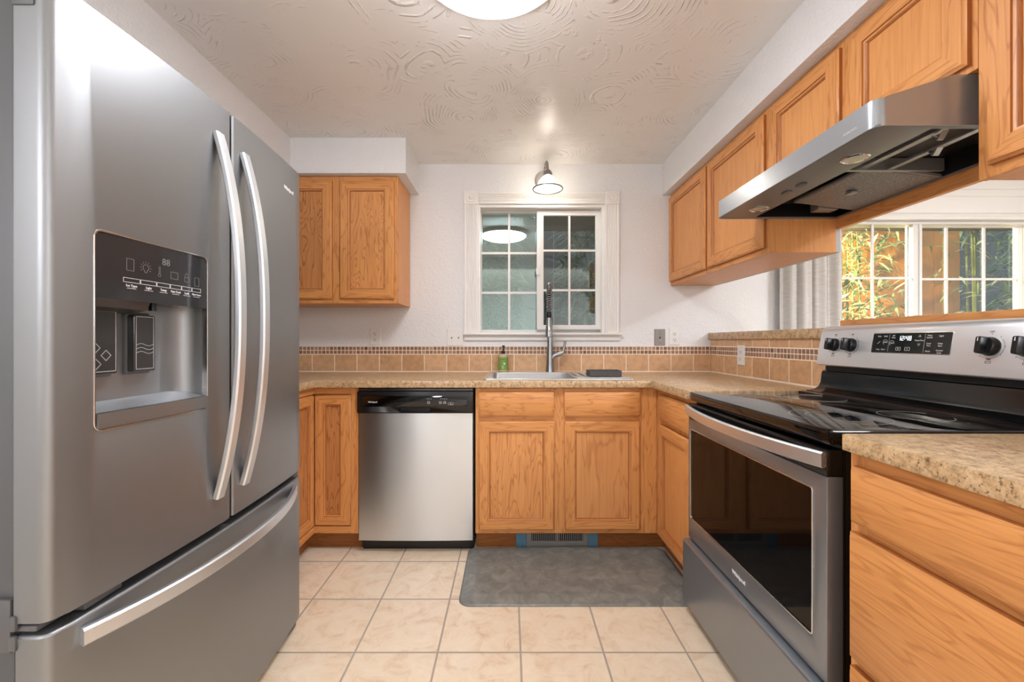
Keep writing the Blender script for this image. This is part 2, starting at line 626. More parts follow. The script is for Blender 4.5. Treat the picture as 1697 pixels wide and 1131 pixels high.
def island_tile(name, stops, rough, nscale, namt):
    m, nt, b = new_mat(name)
    L = nt.links.new
    g = nt.nodes.new('ShaderNodeNewGeometry')
    tc = nt.nodes.new('ShaderNodeTexCoord')
    c = ramp(nt, g.outputs['Random Per Island'], stops)
    n = N(nt, 'ShaderNodeTexNoise', Scale=nscale, Detail=4.0, Roughness=0.65)
    L(tc.outputs['Object'], n.inputs['Vector'])
    r = ramp(nt, n.outputs['Fac'], [(0.32, G(1 - namt)), (0.62, G(1.0))])
    mx = N(nt, 'ShaderNodeMix', data_type='RGBA', blend_type='MULTIPLY')
    mx.inputs['Factor'].default_value = 1.0
    L(c.outputs['Color'], mx.inputs[6]); L(r.outputs['Color'], mx.inputs[7])
    L(mx.outputs[2], b.inputs['Base Color'])
    b.inputs['Roughness'].default_value = rough
    return m


FIELD = island_tile('tan_wall_tile', [(0, lin((210, 166, 122))), (0.5, lin((220, 176, 132))), (1, lin((202, 156, 112)))], 0.4, 28, 0.22)
MOSAIC = island_tile('brown_stone_mosaic', [(0, lin((112, 84, 62))), (0.2, lin((172, 128, 102))), (0.4, lin((150, 112, 84))), (0.6, lin((190, 154, 130))), (0.8, lin((132, 108, 84))), (1, lin((180, 134, 110)))], 0.35, 120, 0.3)
GROUT = plain('cream_grout', (244, 224, 200), 0.8)


def mat_leather():
    m, nt, b = new_mat('grey_mottled_mat')
    L = nt.links.new
    tc = nt.nodes.new('ShaderNodeTexCoord')
    n = N(nt, 'ShaderNodeTexNoise', Scale=16.0, Detail=6.0, Roughness=0.65, Distortion=0.8)
    L(tc.outputs['Object'], n.inputs['Vector'])
    c = ramp(nt, n.outputs['Fac'], [(0.3, lin((104, 105, 100))), (0.52, lin((126, 125, 118))), (0.72, lin((150, 146, 134)))])
    L(c.outputs['Color'], b.inputs['Base Color'])
    b.inputs['Roughness'].default_value = 0.45
    bump(nt, b, n.outputs['Fac'], 0.15, 0.002)
    return m


MATGREY = mat_leather()


def glass_mat(name, tint, refl):
    m = bpy.data.materials.new(name)
    m.use_nodes = True
    nt = m.node_tree
    nt.nodes.clear()
    out = nt.nodes.new('ShaderNodeOutputMaterial')
    mix = nt.nodes.new('ShaderNodeMixShader')
    tr = nt.nodes.new('ShaderNodeBsdfTransparent')
    gl = nt.nodes.new('ShaderNodeBsdfGlossy')
    tr.inputs['Color'].default_value = (0.86, 0.9, 0.88, 1)
    gl.inputs['Color'].default_value = tint
    gl.inputs['Roughness'].default_value = 0.0
    fr = nt.nodes.new('ShaderNodeFresnel')
    fr.inputs['IOR'].default_value = 1.5
    ad = N(nt, 'ShaderNodeMath', operation='ADD'); ad.inputs[1].default_value = refl; ad.use_clamp = True
    nt.links.new(fr.outputs[0], ad.inputs[0])
    geo = nt.nodes.new('ShaderNodeNewGeometry')       # only the entering face reflects
    fb = N(nt, 'ShaderNodeMath', operation='SUBTRACT'); fb.inputs[0].default_value = 1.0
    nt.links.new(geo.outputs['Backfacing'], fb.inputs[1])
    mf = N(nt, 'ShaderNodeMath', operation='MULTIPLY')
    nt.links.new(ad.outputs[0], mf.inputs[0]); nt.links.new(fb.outputs[0], mf.inputs[1])
    nt.links.new(mf.outputs[0], mix.inputs[0])
    nt.links.new(tr.outputs[0], mix.inputs[1])
    nt.links.new(gl.outputs[0], mix.inputs[2])
    nt.links.new(mix.outputs[0], out.inputs['Surface'])
    return m


GLASS_COATED = glass_mat('coated_window_glass', (0.72, 0.97, 0.95, 1), 0.36)
GLASS_CLEAR = glass_mat('window_glass', (0.85, 1.0, 0.96, 1), 0.08)


def frosted():
    m, nt, b = new_mat('frosted_lamp_glass')
    b.inputs['Base Color'].default_value = (0.95, 0.94, 0.92, 1)
    b.inputs['Roughness'].default_value = 0.25
    b.inputs['Transmission Weight'].default_value = 0.85
    b.inputs['IOR'].default_value = 1.1
    return m


FROSTED = frosted()


def fabric():
    m = bpy.data.materials.new('white_linen')
    m.use_nodes = True
    nt = m.node_tree
    b = nt.nodes['Principled BSDF']
    out = nt.nodes['Material Output']
    L = nt.links.new
    tc = nt.nodes.new('ShaderNodeTexCoord')
    mp = nt.nodes.new('ShaderNodeMapping'); mp.inputs['Scale'].default_value = (20, 20, 330)
    L(tc.outputs['Object'], mp.inputs['Vector'])
    n = N(nt, 'ShaderNodeTexNoise', Scale=1.0, Detail=3.0)
    L(mp.outputs[0], n.inputs['Vector'])
    c = ramp(nt, n.outputs['Fac'], [(0.3, lin((206, 202, 196))), (0.7, lin((232, 229, 225)))])
    L(c.outputs['Color'], b.inputs['Base Color'])
    b.inputs['Roughness'].default_value = 0.85
    tl = nt.nodes.new('ShaderNodeBsdfTranslucent')
    L(c.outputs['Color'], tl.inputs['Color'])
    mx = nt.nodes.new('ShaderNodeMixShader'); mx.inputs[0].default_value = 0.25
    L(b.outputs[0], mx.inputs[1]); L(tl.outputs[0], mx.inputs[2])
    L(mx.outputs[0], out.inputs['Surface'])
    return m


LINEN = fabric()


def leaf_mat(name, a, c):
    m, nt, b = new_mat(name)
    g = nt.nodes.new('ShaderNodeNewGeometry')
    r = ramp(nt, g.outputs['Random Per Island'], [(0, lin(a)), (1, lin(c))])
    nt.links.new(r.outputs['Color'], b.inputs['Base Color'])
    b.inputs['Roughness'].default_value = 0.4
    return m


LEAF = leaf_mat('bamboo_leaf', (70, 96, 62), (150, 172, 120))
LEAF_PALE = leaf_mat('pale_bamboo_leaf', (84, 112, 60), (190, 200, 150))
CULM = plain('bamboo_culm', (120, 128, 70), 0.4)
CEDAR = oak('cedar_board', 'z', light=(222, 142, 44), dark=(184, 106, 26), cathedral=0.6)
OLDFENCE = oak('weathered_board', 'z', light=(96, 84, 72), dark=(62, 52, 44), cathedral=0.8)
SOIL = plain('dark_soil', (70, 60, 48), 0.9)
BLUETAPE = plain('blue_plastic_film', (92, 134, 156), 0.3)

# ---------------------------------------------------------------- the setting
CEILZ = 2.311
YB = 2.82          # kitchen back wall
XL = -1.61         # left wall
YD = 3.00          # dining wall
XR = 4.6
YR = -3.6

o = MB().box(XL - 0.15, XR + 0.15, YR - 0.15, YD + 0.2, -0.06, 0.0).build('floor', FLOOR)
struct(o, 'cream mottled square ceramic tile floor')
o = MB().box(XL - 0.15, XR + 0.15, YR - 0.15, YD + 0.2, CEILZ, CEILZ + 0.08).build('ceiling', CEIL)
struct(o, 'white ceiling with swirled plaster texture')

WX0, WX1, WZ0, WZ1 = -0.2, 0.636, 1.172, 2.03
b = MB()
b.box(XL - 0.15, WX0, YB, YB + 0.15, 0, CEILZ).box(WX1, 1.604, YB, YB + 0.15, 0, CEILZ)
b.box(WX0, WX1, YB, YB + 0.15, 0, WZ0).box(WX0, WX1, YB, YB + 0.15, WZ1, CEILZ)
struct(b.build('wall_back', WALL), 'white textured wall behind the sink with a window')
struct(MB().box(XL - 0.15, XL, YR, YB, 0, CEILZ).build('wall_left', WALL), 'white wall on the left')
DX0, DX1, DZ1 = 2.02, 3.80, 2.02
b = MB()
b.box(1.604, DX0, YD, YD + 0.15, 0, CEILZ).box(DX1, XR + 0.15, YD, YD + 0.15, 0, CEILZ).box(DX0, DX1, YD, YD + 0.15, DZ1, CEILZ)
b.box(1.604, 1.66, YB + 0.15, YD, 0, CEILZ)
struct(b.build('wall_dining', WALL), 'white dining wall with a sliding glass door')
struct(MB().box(XR, XR + 0.15, YR, YD, 0, CEILZ).build('wall_right', WALL), 'white dining room side wall')
struct(MB().box(XL - 0.15, XR + 0.15, YR - 0.15, YR, 0, CEILZ).build('wall_rear', WALL), 'white wall of the room behind')

# soffits
b = MB()
SZ = 2.104
b.prism(FUP(0, 0, 0), SZ, CEILZ, [(XL, -0.10), (-1.276, -0.10), (-1.276, 2.455), (-0.602, 2.455), (-0.602, YB), (XL, YB)])
struct(b.build('trim_1', WALL), 'white drywall soffit above the left cabinets and fridge')
struct(MB().box(1.032, 1.40, -0.10, YB, 2.100, CEILZ).build('trim_2', WALL), 'white drywall soffit above the right cabinets')
struct(MB().box(-1.276, 1.032, -0.22, -0.10, 2.15, CEILZ).build('trim_3', WALL), 'white header beam at the kitchen entrance')

# half wall between kitchen and dining room
struct(MB().box(1.36, 1.47, 0.30, YB, 0, 1.130).build('wall_half', WALL), 'half wall between kitchen and dining room')
struct(MB().box(1.338, 1.60, 1.752, YB, 1.132, 1.177, 0.004).build('trim_4', COUNTER), 'granite look laminate cap of the half wall')
struct(MB().box(1.366, 1.52, 0.28, 1.735, 1.130, 1.207, 0.006, m=0).build('trim_5', OAK['y']), 'oak ledge along the half wall behind the range')

# ---- backsplashes
JB = [-1.3157 + 0.1502 * k for k in range(-2, 19)]


def backsplash(name, fr, u0, u1, joints, thin, label):
    """field tiles, a double row of mosaic and (on the half wall) a thin cap row, set in grout"""
    g = MB().fbox(fr, u0, u1, 0.914, 1.132 if thin else 1.087, 0.0, 0.0066).build(name, GROUT)
    struct(g, label)
    f = MB()
    js = [u0 - 0.002] + [j for j in joints if u0 + 0.03 < j < u1 - 0.03] + [u1 + 0.002]
    for a, c in zip(js, js[1:]):
        f.fbox(fr, a + 0.0027, c - 0.0027, 0.922, 1.031, 0.003, 0.008, 0.0012, 1)
        if thin:
            f.fbox(fr, a + 0.0027, c - 0.0027, 1.0905, 1.130, 0.003, 0.008, 0.0012, 1)
    f.build('field_tile', FIELD, g)
    q = MB()
    n = int((u1 - u0) / 0.0257)
    for i in range(n + 1):
        a = u0 + i * 0.0257
        c = min(a + 0.0227, u1)
        if c - a < 0.005:
            continue
        for r in range(2):
            z0 = 1.0355 + r * 0.0258
            q.fbox(fr, a + 0.0012, c, z0 + 0.0005, z0 + 0.0225, 0.003, 0.008, 0.0014, 1)
    q.build('mosaic_tile', MOSAIC, g)
    return g


backsplash('trim_6', FY(0, YB, 0), XL, 1.352, JB, False, 'tan tile backsplash with brown mosaic band behind the sink')
frh = FXL(1.36, 0, 0)     # u runs towards the camera
JH = [-(2.637 - 0.1525 * k) for k in range(-2, 12)]
backsplash('trim_7', frh, -2.812, -1.752, JH, True, 'tan tile backsplash with brown mosaic band on the half wall')

# ---------------------------------------------------------------- kitchen window
win = thing('window_1', ((WX0 + WX1) / 2, YB, WZ0), 'white sliding window with grilles above the sink', 'window')
win['kind'] = 'structure'


def fluted(fr, length, wid, thk=0.018, n=6):
    """cross-section of a fluted casing board swept along its length; u = across, v = along"""
    pts = [(0, 0), (wid, 0), (wid, thk)]
    m, gap = 0.010, 0.0
    pitch = (wid - 2 * m) / n
    for i in range(n):
        a = wid - m - i * pitch
        pts += [(a, thk), (a - pitch * 0.25, thk - 0.004), (a - pitch * 0.5, thk - 0.005), (a - pitch * 0.75, thk - 0.004)]
    pts += [(m, thk), (0, thk)]
    return [[fr(u, 0, w) for u, w in pts], [fr(u, length, w) for u, w in pts]]


f0 = FY(-0.297, YB, WZ0 + 0.006)
MB().loops(fluted(f0, 0.862, 0.092)).build('casing', TRIMW, win)
MB().loops(fluted(FY(0.647, YB, WZ0 + 0.006), 0.862, 0.092)).build('casing', TRIMW, win)
fh = Fr((-0.2, YB, 2.040), Z, X, -Y)
MB().loops(fluted(fh, 0.842, 0.076)).build('casing', TRIMW, win)
for x in (-0.300, 0.643):
    c = Vector((x + 0.049, YB - 0.022, 2.080))
    MB().rects(FY(x, YB, 2.035), 0.098, 0.090, [(0, 0), (0, 0.020), (0.003, 0.022)]) \
        .lathe(c, [(0.034, -0.001), (0.034, 0.004), (0.029, 0.006), (0.024, 0.003), (0.016, 0.003), (0.012, 0.008), (0.004, 0.010)], 28, -Y) \
        .build('rosette', TRIMW, win)
MB().box(-0.302, 0.752, YB - 0.045, YB + 0.078, WZ0 - 0.010, WZ0 + 0.006, 0.004).build('sill', TRIMW, win)
b = MB()
pr = [(0, 0), (0.012, 0), (0.017, 0.006), (0.017, 0.024), (0.010, 0.030), (0.013, 0.038), (0, 0.038)]
b.loops([[Vector((x, YB - w, 1.124 + h)) for w, h in pr] for x in (-0.297, 0.742)])
b.build('apron', TRIMW, win)
# jamb and vinyl frame
b = MB()
b.box(WX0, WX0 + 0.010, YB, YB + 0.08, WZ0, WZ1).box(WX1 - 0.010, WX1, YB, YB + 0.08, WZ0, WZ1).box(WX0 + 0.01, WX1 - 0.01, YB, YB + 0.08, WZ1 - 0.010, WZ1)
b.build('jamb', TRIMW, win)
b = MB()
b.plate(FY(0, YB + 0.145, 0), rect(WX0, WZ0, WX1, WZ1), [rect(-0.1865, 1.199, 0.2, 2.010), rect(0.2001, 1.199, 0.622, 2.010)], 0, 0.06, 0.002)
b.build('frame', WHITEPL, win)
# fixed left light
b = MB().box(-0.1870, 0.2005, YB + 0.112, YB + 0.116, 1.199, 2.011)
b.build('pane', GLASS_COATED, win)
b = MB()
b.box(-0.0045, 0.0105, YB + 0.1025, YB + 0.110, 1.199, 2.011)
for z in (1.458, 1.734):
    b.box(-0.187, 0.200, YB + 0.103, YB + 0.110, z - 0.0075, z + 0.0075)
b.build('grille', WHITEPL, win)
# sliding right sash, nearer
b = MB()
b.plate(FY(0, YB + 0.08, 0), rect(0.192, 1.199, 0.632, 2.016), [rect(0.2385, 1.2315, 0.5945, 1.981)], 0, 0.030, 0.003)
sash = b.build('sash', WHITEPL, win)
b = MB().box(0.236, 0.597, YB + 0.064, YB + 0.068, 1.229, 1.984)
b.build('pane', GLASS_CLEAR, sash)
b = MB().box(0.4085, 0.4225, YB + 0.0555, YB + 0.063, 1.2315, 1.981)
for z in (1.470, 1.742):
    b.box(0.2385, 0.5945, YB + 0.056, YB + 0.063, z - 0.007, z + 0.007)
b.build('grille', WHITEPL, sash)
b = MB().rrects(Fr((0.200, YB + 0.052, 1.565), X, Z, -Y), 0.014, 0.075, 0.006, [(0, -0.002), (0, 0.008), (0.003, 0.011)])
b.box(0.186, 0.203, YB + 0.040, YB + 0.05, 1.575, 1.62, 0.003)
b.build('latch', WHITEPL, sash)

# ---------------------------------------------------------------- sliding glass door of the dining room
dr = thing('door_1', ((DX0 + DX1) / 2, YD, 0), 'white sliding glass door with grilles in the dining room', 'door')
dr['kind'] = 'structure'
b = MB().plate(FY(0, YD + 0.13, 0), rect(DX0, 0.0, DX1, DZ1), [rect(DX0 + 0.03, 0.03, 2.955, DZ1 - 0.055), rect(2.956, 0.03, DX1 - 0.03, DZ1 - 0.055)], 0, 0.11, 0.002)
b.build('frame', WHITEPL, dr)


def door_leaf(x0, x1, y, gx0, gx1, gz0, gz1, vs_, hs, name):
    b = MB().plate(FY(0, y + 0.03, 0), rect(x0, 0.03, x1, 1.985), [rect(gx0, gz0, gx1, gz1)], 0, 0.035, 0.003)
    lf = b.build(name, WHITEPL, dr)
    MB().box(gx0 - 0.004, gx1 + 0.004, y + 0.010, y + 0.016, gz0 - 0.004, gz1 + 0.004).build('pane', GLASS_CLEAR, lf)
    g = MB()
    for v in vs_:
        g.box(v - 0.009, v + 0.009, y + 0.0005, y + 0.009, gz0, gz1)
    for h in hs:
        g.box(gx0, gx1, y + 0.001, y + 0.009, h - 0.008, h + 0.008)
    g.build('grille', WHITEPL, lf)


door_leaf(2.05, 2.985, YD + 0.035, 2.115, 2.917, 0.12, 1.966, [2.355, 2.631], [0.435, 0.815, 1.195, 1.577], 'sliding_panel')
door_leaf(2.955, 3.78, YD + 0.085, 3.01, 3.735, 0.12, 1.958, [3.218, 3.494], [0.435, 0.815, 1.195, 1.577], 'fixed_panel')
b = MB()
prf = [(0, 1.985), (0.030, 1.985), (0.030, 2.004), (0.018, 2.010), (0.018, 2.022), (0.034, 2.030), (0.034, 2.14), (0.028, 2.146), (0.034, 2.152), (0.034, 2.19), (0.028, 2.196), (0.034, 2.202), (0.034, 2.31), (0, 2.31)]
b.loops([[Vector((x, YD - w, h)) for w, h in prf] for x in (1.90, 4.05)])
struct(b.build('trim_8', TRIMW), 'white grooved head trim above the sliding glass door')

# curtain at the left of the sliding door
random.seed(5)
b = MB()
pts = []
nx = 90
x0, x1 = 1.885, 2.345
for i in range(nx + 1):
    t = i / nx
    ph = t * 2 * math.pi * 4.3
    w = 0.022 * math.sin(ph) + 0.008 * math.sin(2.3 * ph + 1.0)
    pts.append((x0 + (x1 - x0) * t + 0.010 * math.cos(ph), 2.925 + w))
lv = []
nz = 24
for k in range(nz + 1):
    z = 0.03 + (2.06 - 0.03) * k / nz
    fl = 1.0 + 0.25 * (1 - k / nz)
    row = []
    for (px, py), i in zip(pts, range(nx + 1)):
        t = i / nx
        row.append(Vector((x0 + (px - x0) * (1 + 0.0 * fl) + (-0.02 * t * (k / nz - 0.5)), 2.925 + (py - 2.925) * fl, z)))
    lv.append(row)
b2 = b.bm
vv = [[b2.verts.new(p) for p in r] for r in lv]
for r in range(nz):
    for i in range(nx):
        b2.faces.new((vv[r][i], vv[r][i + 1], vv[r + 1][i + 1], vv[r + 1][i]))
cur = b.build('curtain', LINEN, smooth=60)
md = cur.modifiers.new('thick', 'SOLIDIFY'); md.thickness = 0.002
tag(cur, 'white linen curtain hanging in folds beside the sliding glass door', 'curtain')
cr_ = thing('curtain_rod', (2.1, 2.925, 2.06), 'white curtain rod holding the linen curtain', 'curtain rod')
MB().tube([(1.86, 2.925, 2.072), (2.38, 2.925, 2.072)], 0.010, 12).build('rod', WHITEPL, cr_)
MB().box(2.14, 2.16, 2.925, YD, 2.066, 2.080).build('bracket', WHITEPL, cr_)

# ---------------------------------------------------------------- outdoors
struct(MB().box(-4, 8, YD + 0.2, 7.5, -0.12, -0.05).build('ground', SOIL), 'dark soil outside the windows')


def bamboo(x, y, h, n, spread, seed, label, mats, loc_z=-0.05):
    random.seed(seed)
    t = thing('bamboo_plant', (x, y, loc_z), label, 'bamboo plant', 'bamboo plants outside the windows')
    for k in range(5):
        bx, by = x + random.uniform(-0.4, 0.4) * spread, y + random.uniform(-0.25, 0.25) * min(spread, 0.6)
        lean = random.uniform(-0.12, 0.12)
        path = [(bx + lean * q * q, by, loc_z + h * q) for q in [i / 14 for i in range(15)]]
        MB().tube(path, [0.011 + (0.0025 if i % 2 else 0) - 0.0005 * i for i in range(15)], 7).build('culm', CULM, t)
    b = MB()
    bm = b.bm
    for _ in range(n):
        p = Vector((x + random.uniform(-1, 1) * spread, y + random.uniform(-0.2, 0.2), loc_z + 0.3 + random.random() * (h - 0.2)))
        yaw = random.uniform(0, 2 * math.pi)
        droop = random.uniform(-0.9, 0.35)
        d = Vector((math.cos(yaw), math.sin(yaw) * 0.6, droop)).normalized()
        L_ = random.uniform(0.10, 0.22)
        w = random.uniform(0.007, 0.013)
        up = Vector((random.uniform(-0.5, 0.5), random.uniform(-0.9, 0.2), 1.0))
        s = d.cross(up).normalized() * w
        q1 = p + d * L_ * 0.3 + Z * 0.006
        q2 = p + d * L_ * 0.65 + Z * 0.002
        e = p + d * L_ - Z * 0.02
        vs_ = [bm.verts.new(c) for c in (p, q1 - s, q2 - s * 0.8, e, q2 + s * 0.8, q1 + s)]
        bm.faces.new((vs_[0], vs_[1], vs_[5]))
        bm.faces.new((vs_[1], vs_[2], vs_[4], vs_[5]))
        bm.faces.new((vs_[2], vs_[3], vs_[4]))
    b.build('foliage', mats, t)


bamboo(-0.20, 3.85, 3.2, 3000, 0.30, 1, 'dark green bamboo outside the left pane of the kitchen window', LEAF)
bamboo(0.80, 3.85, 3.2, 3000, 0.30, 2, 'dark green bamboo outside the right pane of the kitchen window', LEAF)
bamboo(3.15, 3.75, 3.0, 1500, 0.30, 3, 'pale green bamboo outside the left panel of the sliding glass door', LEAF_PALE)
bamboo(4.18, 3.75, 3.0, 330, 0.28, 4, 'sparse bamboo in front of the orange cedar fence outside', LEAF_PALE)
bamboo(5.20, 4.15, 3.2, 2200, 0.28, 6, 'dark bamboo right of the cedar fence outside the sliding glass door', LEAF)
struct(MB().box(-3.0, 7.0, YD + 0.16, 3.55, 2.10, 2.16).box(-3.0, 7.0, 3.55, 3.58, 2.06, 2.24).build('trim_9', plain('brown_eave', (92, 74, 60), 0.6)), 'brown roof eave outside above the windows')

fence = thing('cedar_fence', (3.6, 4.31, -0.05), 'orange cedar board fence panel outside the sliding glass door', 'fence')
xx = 2.55
while xx < 4.60:
    x2 = min(xx + 0.136, 4.62)
    MB().box(xx, x2, 4.30, 4.32, -0.05, 2.35, 0.002, 1).build('board', CEDAR, fence)
    xx += 0.139
MB().box(2.55, 4.62, 4.321, 4.36, 1.62, 1.71).build('rail', CEDAR, fence)
MB().box(2.55, 4.62, 4.321, 4.36, 0.3, 0.39).build('rail', CEDAR, fence)
wf = thing('board_fence', (2.0, 5.6, -0.05), 'weathered dark board fence behind the bamboo', 'fence')
xx = -3.0
while xx < 7.4:
    MB().box(xx, xx + 0.197, 5.58, 5.60, -0.05, 2.6).build('board', OLDFENCE, wf)
    xx += 0.20

pl = thing('porch_light', (1.96, 3.36, 2.10), 'small round porch light under the brown eave outside the sliding glass door', 'lamp')
MB().lathe((1.96, 3.36, 0), [(0.07, 2.10), (0.07, 2.085), (0.05, 2.075), (0.045, 2.072)], 24).build('base', WHITEPL, pl)
MB().lathe((1.96, 3.36, 0), [(0.03, 2.0725), (0.032, 2.062), (0.02, 2.052), (0.005, 2.049)], 20).build('bulb', emit('porch_bulb_glow', (255, 214, 150), 6.0), pl)
ld = bpy.data.lights.new('porch_bulb', 'SPOT')
ld.spot_size = math.radians(95)
ld.spot_blend = 0.5
ld.energy = PORCH_WATTS
ld.color = (1.0, 0.84, 0.58)
ld.shadow_soft_size = 0.03
lo = bpy.data.objects.new('porch_bulb', ld)
COL.objects.link(lo)
lo.parent = pl
lo.location = (0.03, 0.0, -0.085)
lo.rotation_euler = Vector((-1.75, -0.72, 0.85)).to_track_quat('Z', 'Y').to_euler()

# ---------------------------------------------------------------- cabinets
PROF = [(0, 0), (0, 0.011), (0.004, 0.0135), (0.006, 0.019), (0.049, 0.019), (0.0505, 0.0150), (0.056, 0.0142), (0.0615, 0.0066), (0.0615, 0.0)]
DPROF = [(0, 0), (0, 0.014), (0.004, 0.0165), (0.007, 0.0205), (0.010, 0.0225)]


def horiz(fr): return OAK['x'] if abs(fr.U.x) > 0.5 else OAK['y']


def panel_door(fr, u0, v0, u1, v1, parent, panel=None, name='door'):
    f = Fr(fr(u0, v0, 0), fr.U, fr.V, fr.W)
    w, h = u1 - u0, v1 - v0
    d = MB().rects(f, w, h, PROF, closed=True, side_m=[1, 0, 1, 0], ring_m={0: 2, 4: 2, 6: 2}).build(name, [OAK['z'], horiz(fr), OAK_GROOVE_SHADE], parent, smooth=50)
    MB().fbox(f, 0.058, w - 0.058, 0.058, h - 0.058, 0.001, 0.0060).build('panel', panel or OAKP, d)
    return d


def drawer_front(fr, u0, v0, u1, v1, parent):
    f = Fr(fr(u0, v0, 0), fr.U, fr.V, fr.W)
    return MB().rects(f, u1 - u0, v1 - v0, DPROF, m=0, ring_m={0: 1}).build('drawer_front', [horiz(fr), OAK_GROOVE_SHADE], parent, smooth=50)


def face_frame(fr, stiles, rails, parent, thk=0.018):
    """stiles: (u0,u1,v0,v1) upright grain; rails: same, lying grain; flush with w=0, behind it"""
    b = MB()
    for u0, u1, v0, v1 in stiles:
        b.fbox(fr, u0, u1, v0, v1, -thk, 0.0, 0.0008, 1, 0)
    for u0, u1, v0, v1 in rails:
        b.fbox(fr, u0, u1, v0, v1, -thk, -0.0004, 0.0008, 1, 1)
    return b.build('face_frame', [OAK['z'], horiz(fr)], parent)


# left wall cabinet
c = thing('wall_cabinet', (-1.13, 2.815, 1.346), 'oak wall cabinet on the left beside the fridge, under the left soffit', 'wall cabinet')
fr = FY(0, 2.50, 0)
MB().box(-1.608, -0.660, 2.518, 2.8115, 1.348, 2.102).build('body', OAKP_LIGHT, c)
face_frame(fr, [(-0.715, -0.658, 1.346, 2.102), (-1.055, -0.985, 1.346, 2.102), (-1.608, -1.56, 1.346, 2.102)],
           [(-1.56, -1.055, 2.055, 2.102), (-0.985, -0.715, 2.055, 2.102), (-1.56, -1.055, 1.346, 1.385), (-0.985, -0.715, 1.346, 1.385)], c)
panel_door(fr, -1.000, 1.372, -0.681, 2.071, c, OAKP)
panel_door(fr, -1.585, 1.372, -1.048, 2.071, c, OAKD)

# right wall cabinets: far pair, short pair over the hood, near one
UF = 1.085
c = thing('wall_cabinet', (1.22, 2.28, 1.49), 'oak wall cabinet with two doors in the far right corner beside the hood', 'wall cabinet')
fr = FXL(UF, 0, 0)
MB().box(UF + 0.018, 1.366, 1.753, 2.8115, 1.492, 2.098).build('body', OAKP_LIGHT, c)
face_frame(fr, [(-2.8115, -2.775, 1.490, 2.099), (-2.31, -2.24, 1.490, 2.099), (-1.80, -1.7525, 1.490, 2.099)],
           [(-2.775, -2.31, 2.05, 2.099), (-2.24, -1.80, 2.05, 2.099), (-2.775, -2.31, 1.490, 1.535), (-2.24, -1.80, 1.490, 1.535)], c)
panel_door(fr, -2.800, 1.515, -2.290, 2.075, c, OAKP_LIGHT)
panel_door(fr, -2.262, 1.515, -1.768, 2.075, c, OAKP_LIGHT)
MB().box(1.366, 1.384, 1.753, 2.8115, 1.492, 2.098).build('back_board', plain('grey_board', (176, 174, 172), 0.6), c)

c = thing('wall_cabinet', (1.22, 1.36, 1.752), 'short oak wall cabinet with two doors above the range hood', 'wall cabinet')
MB().box(UF + 0.018, 1.366, 0.972, 1.751, 1.754, 2.098).build('body', OAKP_LIGHT, c)
face_frame(fr, [(-1.7515, -1.70, 1.752, 2.099), (-1.375, -1.305, 1.752, 2.099), (-1.02, -0.971, 1.752, 2.099)],
           [(-1.70, -1.375, 2.05, 2.099), (-1.305, -1.02, 2.05, 2.099), (-1.70, -1.375, 1.752, 1.79), (-1.305, -1.02, 1.752, 1.79)], c)
panel_door(fr, -1.722, 1.768, -1.365, 2.075, c, OAKP_LIGHT)
panel_door(fr, -1.318, 1.768, -0.984, 2.075, c, OAKP_LIGHT)
MB().box(1.366, 1.386, 0.972, 1.752, 1.588, 2.098).build('back_board', OAK['y'], c)

c = thing('wall_cabinet', (1.22, 0.6, 1.49), 'oak wall cabinet nearest the camera, right of the range hood', 'wall cabinet')
MB().box(UF + 0.018, 1.366, 0.20, 0.969, 1.492, 2.098).build('body', OAKP_LIGHT, c)
face_frame(fr, [(-0.970, -0.925, 1.490, 2.099), (-0.61, -0.56, 1.490, 2.099), (-0.245, -0.20, 1.490, 2.099)],
           [(-0.925, -0.61, 2.05, 2.099), (-0.56, -0.245, 2.05, 2.099), (-0.925, -0.61, 1.490, 1.535), (-0.56, -0.245, 1.490, 1.535)], c)
panel_door(fr, -0.942, 1.515, -0.595, 2.075, c, OAKP)
panel_door(fr, -0.575, 1.515, -0.225, 2.075, c, OAKP)

# base cabinets
BY = 2.225
KZ = 0.102
TOP = 0.875
fr = FY(0, BY, 0)
c = thing('base_cabinet', (0.305, 2.52, 0), 'oak sink base cabinet with two doors and two false drawer fronts', 'base cabinet')
MB().box(-0.174, 0.784, BY + 0.018, 2.80, KZ, 0.66).build('body', OAKP_LIGHT, c)
face_frame(fr, [(-0.176, -0.140, KZ, TOP), (0.225, 0.300, KZ, TOP), (0.690, 0.7855, KZ, TOP)],
           [(-0.140, 0.225, 0.845, TOP), (0.300, 0.690, 0.845, TOP), (-0.140, 0.225, 0.690, 0.735), (0.300, 0.690, 0.690, 0.735), (-0.140, 0.225, KZ, 0.14), (0.300, 0.690, KZ, 0.14)], c)
drawer_front(fr, -0.158, 0.724, 0.238, 0.854, c)
drawer_front(fr, 0.294, 0.724, 0.692, 0.854, c)
panel_door(fr, -0.158, 0.126, 0.240, 0.698, c, OAKP)
panel_door(fr, 0.296, 0.126, 0.692, 0.698, c, oak('oak_flat_sawn_z', 'z', light=(220, 156, 96), dark=(176, 110, 60), cathedral=0.9, contour=6.0))
MB().box(-0.176, 0.070, 2.288, 2.306, 0.0, KZ - 0.001).box(0.450, 0.846, 2.288, 2.306, 0.0, KZ - 0.001).build('kick_board', OAKK, c)

